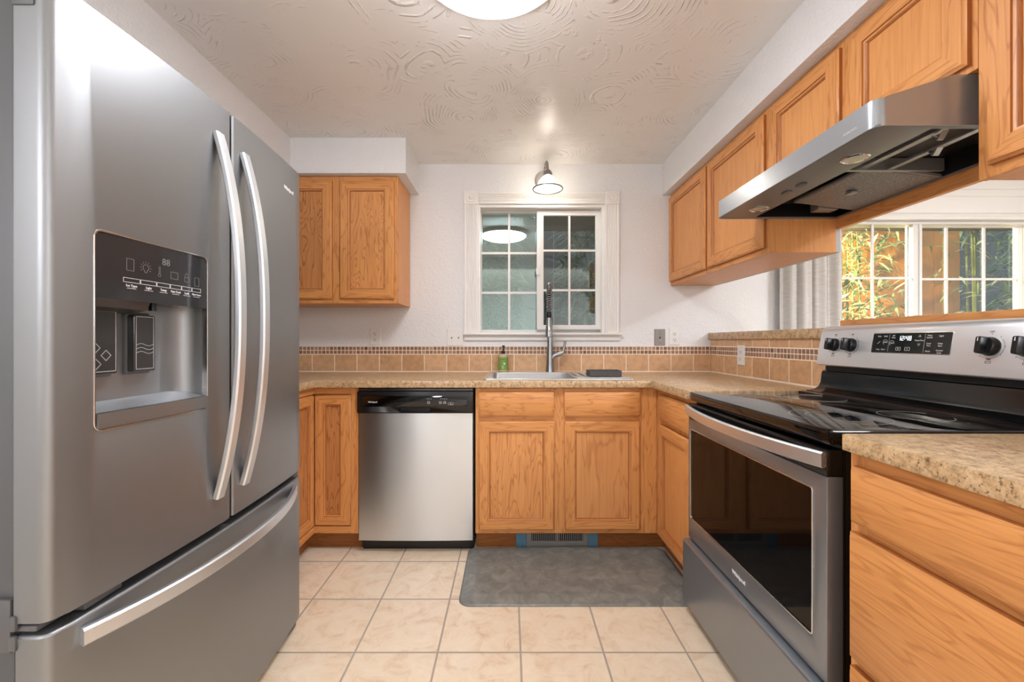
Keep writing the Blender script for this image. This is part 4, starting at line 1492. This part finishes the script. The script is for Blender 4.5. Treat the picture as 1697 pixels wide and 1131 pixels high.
pline(b, [(0.9725 + 0.0035 * math.cos(math.radians(a)), 1.2735 + 0.0035 * math.sin(math.radians(a))) for a in range(0, 360, 30)], 0.0008, True)
pline(b, rect(1.003, 1.270, 1.023, 1.286), 0.0009, True)
pline(b, rect(1.043, 1.268, 1.056, 1.279), 0.0009, True)
pline(b, [(1.045, 1.279), (1.045, 1.286), (1.0495, 1.2895), (1.054, 1.286), (1.054, 1.279)], 0.0009)
pline(b, rect(1.075, 1.262, 1.089, 1.283), 0.0009, True)
b.build('panel_icon', INKDIM, ld_)
yc = 1.552
sl = (face_x(yc + 0.01) - face_x(yc - 0.01)) / 0.02
U = Vector((sl, 1, 0)).normalized()
MB().text(Fr((face_x(yc) + 0.0002, yc, 1.679), U, Z, U.cross(Z)), 'Whirlpool', 0.0185, 0.0012, bold=0.0002).build('lettering', INK, rd_)

# hinges and screws
MB().box(-0.935, -0.893, 0.752, 0.762, 0.560, 0.655, 0.002).box(-0.935, -0.850, 0.756, 0.815, 0.5955, 0.6065, 0.003).box(-0.893, -0.880, 0.748, 0.756, 0.600, 0.628, 0.003).box(-0.893, -0.880, 0.748, 0.756, 0.565, 0.592, 0.003) \
    .build('hinge', plain('hinge_grey', (104, 104, 105), 0.45, 0.4), t)
MB().box(-0.888, -0.848, 0.749, 0.80, 1.722, 1.778, 0.003).build('hinge_cover', FRIDGE_SIDE, t)
for y0_, y1_ in ((0.82, 0.90), (1.205, 1.235), (1.62, 1.65)):
    MB().box(-0.90, -0.828, y0_, y1_, 0.594, 0.610, 0.002).build('door_stop', FRIDGE_SIDE, t)

# ---------------------------------------------------------------- dishwasher
t = thing('dishwasher', (-0.49, 2.5, 0), 'stainless steel dishwasher with a black control strip under the counter', 'dishwasher')
MB().box(-0.786, -0.186, 2.262, 2.79, 0.012, 0.870).build('body', BLACK, t)
MB().box(-0.784, -0.188, 2.268, 2.275, 0.0, 0.080).build('toe_panel', BLACK, t)
b = MB()
n = 12
pts = []
for i in range(n + 1):
    u = -0.790 + 0.600 * i / n
    pts.append((u, 2.2085 + 0.006 * (2 * i / n - 1) ** 2))
pts = [(-0.790, 2.258)] + pts + [(-0.190, 2.258)]
b.prism(P, 0.070, 0.7405, pts)
dd = b.build('door', DW_STEEL, t, smooth=20)
b = MB().box(-0.7945, -0.1865, 2.196, 2.258, 0.742, 0.858, 0.006)
cp = b.build('control_panel', BLACK, t)
cb2 = MB().rrects(FY(-0.5735, 2.222, 0.7475), 0.160, 0.024, 0.005, [(0, 0), (0, 0.05)], seg=3)
cut(cp, cb2)
fr = FY(-0.7945, 2.196, 0.742)
MB().rrects(Fr(fr(0.030, 0.036, 0), fr.U, fr.V, fr.W), 0.548, 0.058, 0.006, [(0, -0.001), (0, 0.0010), (0.001, 0.0016)], seg=3).build('display_strip', BLACKGLASS, t)
b = MB().text(Fr(fr(0.084, 0.060, 0.0017), fr.U, fr.V, fr.W), 'Whirlpool', 0.0115, 0.0004, bold=0.0002)
b.build('lettering', INK, t)
b = MB()
for u0, cnt in ((0.366, 3), (0.436, 4)):
    for i in range(cnt):
        b.fbox(fr, u0 + i * 0.010, u0 + i * 0.010 + 0.0055, 0.0760, 0.0785, 0.0016, 0.0021)
for u0 in (0.370, 0.432, 0.454, 0.478, 0.492):
    line(b, fr, rect(u0, 0.052 + (0 if u0 < 0.47 else -0.006), u0 + 0.012, 0.064 + (0 if u0 < 0.47 else -0.006)), 0.0014, 0.0016, 0.0020, True)
    line(b, fr, [(u0 + 0.003, 0.058), (u0 + 0.009, 0.058)], 0.002, 0.0016, 0.0020)
b.build('button_print', plain('button_grey_print', (185, 182, 178), 0.5), t)
MB().box(-0.788, -0.188, 2.205, 2.262, 0.860, 0.8705, 0.001).build('trim_strip', plain('dishwasher_strip', (90, 88, 86), 0.3, 0.8), t)

# ---------------------------------------------------------------- range
RY0, RY1 = 0.984, 1.7495
t = thing('range', (1.05, 1.366, 0), 'stainless steel electric range with a black glass cooktop', 'range')
MB().box(0.792, 1.338, RY0 + 0.004, RY1 - 0.004, 0.045, 0.874, 0.003).build('body', BLACKENAMEL, t)
MB().lathe((0.86, RY0 + 0.06, 0), [(0.02, 0), (0.02, 0.046)], 12).lathe((0.86, RY1 - 0.06, 0), [(0.02, 0), (0.02, 0.046)], 12).build('foot', BLACK, t)
# cooktop
b = MB()
n = 16
front = []
for i in range(n + 1):
    k = i / n
    front.append((0.752 - 0.010 * (1 - (2 * k - 1) ** 2), RY0 + (RY1 - RY0) * k))
r_ = 0.012
front[0] = (0.752 + r_, RY0); front.insert(1, (0.752 + 0.003, RY0 + 0.003)); front.insert(2, (0.752, RY0 + r_))
front[-1] = (0.752, RY1 - r_); front += [(0.752 + 0.003, RY1 - 0.003), (0.752 + r_, RY1)]
b.plate(P, front + [(1.320, RY1), (1.320, RY0)], [], 0.876, 0.9115, 0.005)
b.build('cooktop', BLACKGLASS, t)
b = MB()
for x_, y_, rr_ in ((0.915, 1.165, 0.115), (0.915, 1.565, 0.085), (1.135, 1.175, 0.080), (1.125, 1.555, 0.100), (0.915, 1.165, 0.075)):
    lp = []
    for (ra, zz) in ((rr_ - 0.0010, 0.9114), (rr_ - 0.0010, 0.9119), (rr_ + 0.0010, 0.9119), (rr_ + 0.0010, 0.9114)):
        lp.append([Vector((x_ + ra * math.cos(2 * math.pi * i / 72), y_ + ra * math.sin(2 * math.pi * i / 72), zz)) for i in range(72)])
    b.loops(lp, closed=True)
b.build('burner_ring', plain('burner_ring_grey', (128, 126, 122), 0.4), t)
MB().box(0.796, 1.33, RY0 + 0.012, RY1 - 0.012, 0.866, 0.8765).build('vent_gap', DARK, t)
# rear riser and console
b = MB()
pr = [(1.205, 0.911), (1.205, 0.914), (1.222, 0.9165), (1.226, 0.914), (1.236, 0.914), (1.240, 0.9185), (1.268, 0.922), (1.288, 0.934), (1.297, 0.952), (1.3005, 0.985), (1.304, 0.997), (1.312, 1.001), (1.340, 1.001), (1.340, 0.911)]
b.loops([[Vector((x_, yy, z_)) for x_, z_ in pr] for yy in (RY0 + 0.003, RY1 - 0.003)])
o_ = b.build('riser', BLACKENAMEL, t)
MB().box(1.305, 1.345, RY0 + 0.02, RY1 - 0.02, 1.0005, 1.035).build('rear_vent', DARK, t)
b = MB()
cp_ = [(1.283, 1.022), (1.279, 1.026), (1.279, 1.031), (1.2995, 1.158), (1.304, 1.170), (1.313, 1.178), (1.326, 1.181), (1.348, 1.181), (1.348, 1.022)]
lp = []
for yy, ins in ((RY0 - 0.002, 0.012), (RY0 + 0.002, 0.004), (RY0 + 0.010, 0.0), (RY1 - 0.010, 0.0), (RY1 - 0.002, 0.004), (RY1 + 0.002, 0.012)):
    cz_, cx_ = 1.10, 1.33
    lp.append([Vector((x_ + (ins * 0.6 if x_ < 1.32 else 0), yy, z_ - math.copysign(ins, z_ - cz_))) for x_, z_ in cp_])
b.loops(lp)
b.build('control_panel', PANEL_STEEL, t)
sl_ = Vector((1.2995 - 1.279, 0, 1.158 - 1.031)).normalized()
FC = Fr((1.279, 0, 1.031), -Y, sl_, (-Y).cross(sl_))
cz = lambda z: (z - 1.031) / sl_.z
MB().rrects(Fr(FC(-1.491, cz(1.081), 0), FC.U, FC.V, FC.W), 0.266, 0.067, 0.004, [(0, -0.002), (0, 0.0006), (0.0005, 0.001)], seg=3).build('display', plain('display_black', (24, 23, 23), 0.1), t)
MB().rrects(Fr(FC(-1.4935, cz(1.0785), 0), FC.U, FC.V, FC.W), 0.271, 0.072, 0.006, [(0, -0.002), (0, 0.0003), (0.0006, 0.0006)], seg=3).build('display_frame', plain('bright_frame', (225, 224, 222), 0.25, 0.8), t)


def ctext(mb, y, z, body, size, bold=0.0):
    return mb.text(Fr(FC(-y, cz(z), 0.0011), FC.U, FC.V, FC.W), body, size, 0.0003, bold=bold)


b = MB()
# seven-segment clock digits
SEG = {'1': 'bc', '2': 'abged', '4': 'fgbc', '8': 'abcdefg'}
w_, h_ = 0.0062, 0.0130


def seven(mb, y, z, ch):
    q = {'a': [(0, h_), (w_, h_)], 'b': [(w_, h_), (w_, h_ / 2)], 'c': [(w_, h_ / 2), (w_, 0)], 'd': [(0, 0), (w_, 0)], 'e': [(0, 0), (0, h_ / 2)], 'f': [(0, h_ / 2), (0, h_)], 'g': [(0, h_ / 2), (w_, h_ / 2)]}
    f = Fr(FC(-y, cz(z), 0), FC.U, FC.V, FC.W)
    for sg in SEG[ch]:
        line(mb, f, q[sg], 0.0015, 0.001, 0.0014)


for y_, ch in ((1.3935, '1'), (1.3825, '2'), (1.3675, '4'), (1.3565, '8')):
    seven(b, y_, 1.1235, ch)
f = Fr(FC(-1.3720, cz(1.1235), 0), FC.U, FC.V, FC.W)
for v in (0.004, 0.0105):
    b.fbox(f, -0.001, 0.001, v, v + 0.002, 0.001, 0.0014) if False else line(b, f, [(0, v), (0, v + 0.001)], 0.002, 0.001, 0.0014)
b.build('clock_digits', DISPLAY, t)
b = MB()
for y_, z_, wd, sz in ((1.465, 1.137, 'Bake', 0.0068), (1.441, 1.137, 'Broil', 0.0068), (1.465, 1.092, 'Keep', 0.006), (1.445, 1.092, 'Warm', 0.006), (1.412, 1.139, 'Self', 0.006), (1.412, 1.132, 'Clean', 0.006),
                       (1.322, 1.1225, 'Temp/Time', 0.0066), (1.291, 1.138, 'Timer', 0.0062), (1.291, 1.131, 'On/Off', 0.0062), (1.256, 1.136, 'Light', 0.0068), (1.291, 1.113, 'Cook', 0.0062), (1.291, 1.106, 'Time', 0.0062),
                       (1.256, 1.113, 'Delay', 0.0062), (1.256, 1.106, 'Start', 0.0062), (1.291, 1.089, 'Clock', 0.0064), (1.256, 1.092, 'Control', 0.0062), (1.256, 1.085, 'Lock', 0.0062)):
    ctext(b, y_, z_, wd, sz, 0.0001)
b.build('lettering', plain('display_print', (205, 204, 202), 0.5), t)
b = MB()
f0_ = Fr(FC(0, 0, 0), FC.U, FC.V, FC.W)
ln = lambda pts, closed=False, wd=0.0008: line(b, f0_, [(-y_, cz(z_)) for y_, z_ in pts], wd, 0.001, 0.0014, closed)
ln([(1.427, 1.085), (1.427, 1.143)], wd=0.0005); ln([(1.305, 1.085), (1.305, 1.143)], wd=0.0006)
ln([(1.326, 1.134), (1.322, 1.140), (1.318, 1.134)], True); ln([(1.326, 1.112), (1.322, 1.106), (1.318, 1.112)], True)
ln([(1.398, 1.090), (1.398, 1.100), (1.382, 1.100), (1.382, 1.090)], True, 0.0011); ln([(1.366, 1.090), (1.366, 1.100), (1.350, 1.100), (1.350, 1.090)], True, 0.0011)
ln([(1.392, 1.092), (1.392, 1.098), (1.387, 1.095)], True); ln([(1.359, 1.094), (1.357, 1.094), (1.357, 1.096), (1.359, 1.096)], True, 0.0012)
for yc_, zc_, r_c in ((1.441, 1.117, 0.008), (1.416, 1.114, 0.008)):
    ln([(yc_ + r_c * math.cos(math.radians(a)), zc_ + r_c * math.sin(math.radians(a))) for a in range(-60, 220, 20)], wd=0.0011)
    ln([(yc_ + 0.003, zc_), (yc_ - 0.003, zc_)], wd=0.003)
ln([(1.470, 1.112), (1.461, 1.119)], wd=0.0014)
b.build('touch_icon', plain('display_icons', (205, 204, 202), 0.5), t)
# knobs
for y_, sc_ in ((1.664, 1.0), (1.583, 1.0), (1.126, 1.0), (1.043, 1.0)):
    c0 = FC(-y_, cz(1.106), 0)
    k = MB().lathe(c0, [(0.0255, 0.0), (0.0255, 0.004), (0.0235, 0.007), (0.0225, 0.016), (0.020, 0.0185)], 32, FC.W)
    kf = Fr(c0, FC.U, FC.V, FC.W)
    lpk = []
    for w0_, hw, hh in ((0.012, 0.0085, 0.0235), (0.034, 0.0070, 0.0225), (0.0365, 0.0055, 0.021)):
        lpk.append([kf(a, c_, w0_) for a, c_ in rrect(-hw, -hh, hw, hh, 0.003, 3)])
    k.loops(lpk)
    kn = k.build('knob', BLACK, t)
    q = MB()
    line(q, kf, [(0, 0.011), (0, 0.018)], 0.0024, 0.0363, 0.0368)
    q.build('pointer', INK, kn)
    q = MB()
    line(q, kf, [(0.033 * math.cos(math.radians(a)), 0.033 * math.sin(math.radians(a))) for a in range(-130, 50, 12)], 0.0006, 0.0, 0.0005)
    for a in (-130, -90, -40, 0, 50, 90):
        line(q, kf, [(0.0335 * math.cos(math.radians(a)), 0.0335 * math.sin(math.radians(a))), (0.0350 * math.cos(math.radians(a)), 0.0350 * math.sin(math.radians(a)))], 0.0014, 0.0, 0.0005)
    q.text(Fr(kf(0, 0.0400, 0), FC.U, FC.V, FC.W), 'OFF', 0.0066, 0.0005)
    q.text(Fr(kf(0, -0.0345, 0), FC.U, FC.V, FC.W), 'Med', 0.0062, 0.0005)
    line(q, kf, rect(-0.006, -0.0455, 0.006, -0.0405), 0.0009, 0.0, 0.0005, True)
    q.build('knob_print', INKDARK, t)

# oven door
DX = 0.748
fr = FXL(DX, 0, 0)
yA, yB = -(RY1 - 0.002), -(RY0 + 0.004)
b = MB()
b.plate(fr, rect(yA, 0.3105, yB, 0.800), [rrect(-1.7275, 0.396, -1.0335, 0.760, 0.008, 4)], -0.040, 0.0, 0.003)
od = b.build('oven_door', RANGE_STEEL, t)
MB().fbox(fr, -1.735, -1.026, 0.390, 0.766, -0.030, -0.0015).build('window_glass', plain('oven_glass', (5, 5, 6), 0.05, 0.0, 0.2), od)
b = MB()
b.rrects(Fr(fr(-1.7285, 0.395, 0), fr.U, fr.V, fr.W), 0.696, 0.366, 0.009, [(0, -0.003), (0, 0.0012), (0.0008, 0.002), (0.0030, 0.002), (0.0036, 0.0012), (0.0036, -0.003)], closed=True, seg=4)
b.build('window_trim', CHROME, od)
MB().fbox(fr, yA, yB, 0.8005, 0.864, -0.040, 0.0, 0.004).build('door_cap', BLACKENAMEL, od)
MB().fbox(fr, yA + 0.0005, yB - 0.0005, 0.312, 0.862, -0.043, -0.0395).build('door_seal', BLACK, od)
pth = []
for i in range(41):
    k = i / 40
    yv = (RY1 - 0.004) + ((RY0 + 0.005) - (RY1 - 0.004)) * k
    pth.append(Vector((DX - 0.006 - bow(k, 0.048, 2.2), yv, 0.840)))
MB().bar(pth, Z, 0.038, 0.015, ch=0.004).build('handle', SATIN_Y, od)
for yy in (RY0 + 0.030, RY1 - 0.030):
    MB().box(DX - 0.011, DX + 0.002, yy - 0.024, yy + 0.024, 0.824, 0.856, 0.004).build('handle_mount', BLACKENAMEL, od)
b = MB()
for i in range(44):
    yy = 1.40 + 0.0068 * i
    b.box(DX + 0.006, DX + 0.03, yy, yy + 0.0035, 0.8638, 0.8655)
b.build('vent_slots', DARK, od)
MB().text(Fr(fr(-1.366, 0.352, 0.0002), fr.U, fr.V, fr.W), 'Whirlpool', 0.0185, 0.0012, bold=0.0002).build('lettering', INK, od)
# storage drawer
b = MB()
pr = [(0.792, 0.045), (0.728, 0.045), (0.7255, 0.050), (0.7255, 0.293), (0.729, 0.2985), (0.737, 0.302), (0.792, 0.302)]
b.loops([[Vector((x_, yy, z_)) for x_, z_ in pr] for yy in (RY0 + 0.003, RY1 - 0.001)])
b.build('storage_drawer', RANGE_STEEL, t)

# ---------------------------------------------------------------- range hood
HY0, HY1 = 0.990, 1.7515
HX0, HX1, HZ = 0.866, 1.362, 1.630
t = thing('range_hood', (1.1, 1.37, HZ), 'stainless steel under-cabinet range hood above the range', 'range hood')


def hz(x):
    if x < HX0 + 0.02:
        return HZ + 0.066
    return min(HZ + 0.067 + (x - HX0 - 0.02) / (1.048 - HX0 - 0.02) * 0.052, 1.7505 - 0.0005)


def hood_plan(ins):
    x0, y0, y1, r = HX0 + ins, HY0 + ins, HY1 - ins, 0.026 - ins
    pts = []
    xs = [HX1 - ins, 1.20, 1.10, 1.048, 1.0, 0.95, 0.91]
    for x_ in xs:
        pts.append((x_, y0))
    for i in range(7):
        a = math.radians(90 * i / 6)
        pts.append((x0 + r - r * math.sin(a), y0 + r - r * math.cos(a)))
    for i in range(7):
        a = math.radians(90 * i / 6)
        pts.append((x0 + r - r * math.cos(a), y1 - r + r * math.sin(a)))
    for x_ in reversed(xs):
        pts.append((x_, y1))
    return pts


po, pi_ = hood_plan(0.0), hood_plan(0.0025)
b = MB()
lp = [[Vector((x_, y_, HZ)) for x_, y_ in pi_], [Vector((x_, y_, HZ)) for x_, y_ in po], [Vector((x_, y_, hz(x_))) for x_, y_ in po]]
bm_ = b.bm
rows = [[bm_.verts.new(p) for p in r] for r in lp]
lp2 = [bm_.verts.new((x_, y_, hz(x_) - 0.003)) for x_, y_ in pi_]
rows = rows + [lp2]
nn = len(po)
for a_, c_ in ((rows[0], rows[1]), (rows[1], rows[2]), (rows[3], rows[0])):
    for i in range(nn):
        j = (i + 1) % nn
        bm_.faces.new((a_[i], a_[j], c_[j], c_[i]))
for row in (rows[2], rows[3]):      # top sheet in strips front to back
    for i in range(nn // 2):
        q = [row[i], row[i + 1], row[nn - 2 - i], row[nn - 1 - i]]
        if len(set(q)) == 4:
            bm_.faces.new(q)
        elif len(set(q)) == 3:
            pass
bmesh.ops.recalc_face_normals(bm_, faces=bm_.faces)
b.build('shell', HOOD_STEEL, t, smooth=20)
# underside: front band with lamps and buttons, narrow side flanges, dark cavity
fd_ = Fr((0, 0, HZ + 0.004), Y, X, -Z)
b = MB()
b.plate(fd_, rrect(HY0 + 0.003, HX0 + 0.003, HY1 - 0.003, 1.359, 0.01, 3), [rect(HY0 + 0.020, 1.016, HY1 - 0.020, 1.350)], 0, 0.003, 0.0005)
band = b.build('underside', HOOD_UNDER, t)
b = MB()
cav = [(HY0 + 0.019, 1.015), (HY1 - 0.019, 1.015), (HY1 - 0.019, 1.352), (HY0 + 0.019, 1.352)]
b.loops([[Vector((x_, y_, z_)) for y_, x_ in cav] for z_ in (HZ + 0.001, 1.688)], cap0=False, cap1=True)
cv = b.build('cavity', plain('hood_inside_black', (34, 34, 35), 0.3, 0.5), t)
for yy in (1.172, 1.620):
    f = Fr((0.967, yy, HZ + 0.001), Y, X, -Z)
    l_ = MB().lathe(f.o, [(0.034, 0.0), (0.034, 0.002), (0.030, 0.0035), (0.028, 0.001)], 32, -Z).build('lamp', CHROME, t)
    MB().lathe(f.o, [(0.028, 0.0005), (0.027, 0.0022), (0.012, 0.003)], 28, -Z).build('lens', plain('lamp_lens', (196, 192, 186), 0.15, 0.3), l_)
for yy in (1.365, 1.437):
    MB().rrects(Fr((0.952 - 0.012, yy - 0.018, HZ + 0.001), Y, X, -Z), 0.036, 0.022, 0.008, [(0, -0.001), (0, 0.003), (0.002, 0.005)], seg=4) \
        .build('button', plain('hood_button', (84, 82, 80), 0.4), t)
# mesh filter in the far half
b = MB()
q = [(1.118, 1.309, 1.664), (1.118, 1.646, 1.664), (1.350, 1.646, 1.634), (1.350, 1.309, 1.634)]
b.loops([[Vector(p) for p in q], [Vector((x_, y_, z_ + 0.008)) for x_, y_, z_ in q]])
fl = b.build('filter', plain('filter_mesh_grey', (140, 142, 144), 0.45, 0.5), t)
m_, nt_, pb_ = new_mat('filter_mesh')
tc_ = nt_.nodes.new('ShaderNodeTexCoord')
vo_ = nt_.nodes.new('ShaderNodeTexVoronoi'); vo_.inputs['Scale'].default_value = 320
nt_.links.new(tc_.outputs['Object'], vo_.inputs['Vector'])
cr2 = ramp(nt_, vo_.outputs['Distance'], [(0.2, lin((84, 86, 88))), (0.7, lin((150, 153, 156)))])
nt_.links.new(cr2.outputs['Color'], pb_.inputs['Base Color'])
pb_.inputs['Metallic'].default_value = 0.5; pb_.inputs['Roughness'].default_value = 0.4
bump(nt_, pb_, vo_.outputs['Distance'], 0.5, 0.001)
b = MB()
q = [(1.124, 1.318, 1.6625), (1.124, 1.637, 1.6625), (1.342, 1.637, 1.6345), (1.342, 1.318, 1.6345)]
b.loops([[Vector((x_, y_, z_ - 0.0008)) for x_, y_, z_ in q], [Vector((x_, y_, z_ + 0.001)) for x_, y_, z_ in q]])
b.build('mesh_screen', m_, fl)
MB().box(1.20, 1.222, 1.47, 1.50, 1.640, 1.6475, 0.001).build('pull_tab', HOOD_STEEL, fl)
# empty near bay: rails and spring clips
b = MB()
b.box(1.09, 1.112, HY0 + 0.03, 1.300, 1.656, 1.664, 0.001).box(1.17, 1.19, HY0 + 0.03, 1.300, 1.650, 1.658, 0.001).box(1.036, 1.345, 1.296, 1.308, 1.648, 1.686)
b.build('filter_rail', HOOD_STEEL, t)
for x_, yy in ((1.10, 1.07), (1.18, 1.16)):
    b = MB()
    b.loops([[Vector((x_ - 0.008 + 0.016 * k, yy - 0.014, 1.652)), Vector((x_ - 0.008 + 0.016 * k, yy, 1.634)), Vector((x_ - 0.008 + 0.016 * k, yy + 0.004, 1.634)), Vector((x_ - 0.008 + 0.016 * k, yy + 0.016, 1.652)), Vector((x_ - 0.008 + 0.016 * k, yy, 1.638))] for k in (0, 1)])
    b.build('spring_clip', HOOD_STEEL, t)
MB().box(1.22, 1.30, 1.655, 1.70, 1.640, 1.684, 0.002).build('motor_cover', plain('motor_plate', (150, 146, 140), 0.4, 0.7), t)
fr = FXL(HX0, 0, 0)
MB().text(Fr(fr(-1.065, HZ + 0.022, 0.0001), fr.U, fr.V, fr.W), 'WHIRLPOOL', 0.0075, 0.0004).build('lettering', plain('hood_letter', (225, 224, 222), 0.4, 0.6), t)
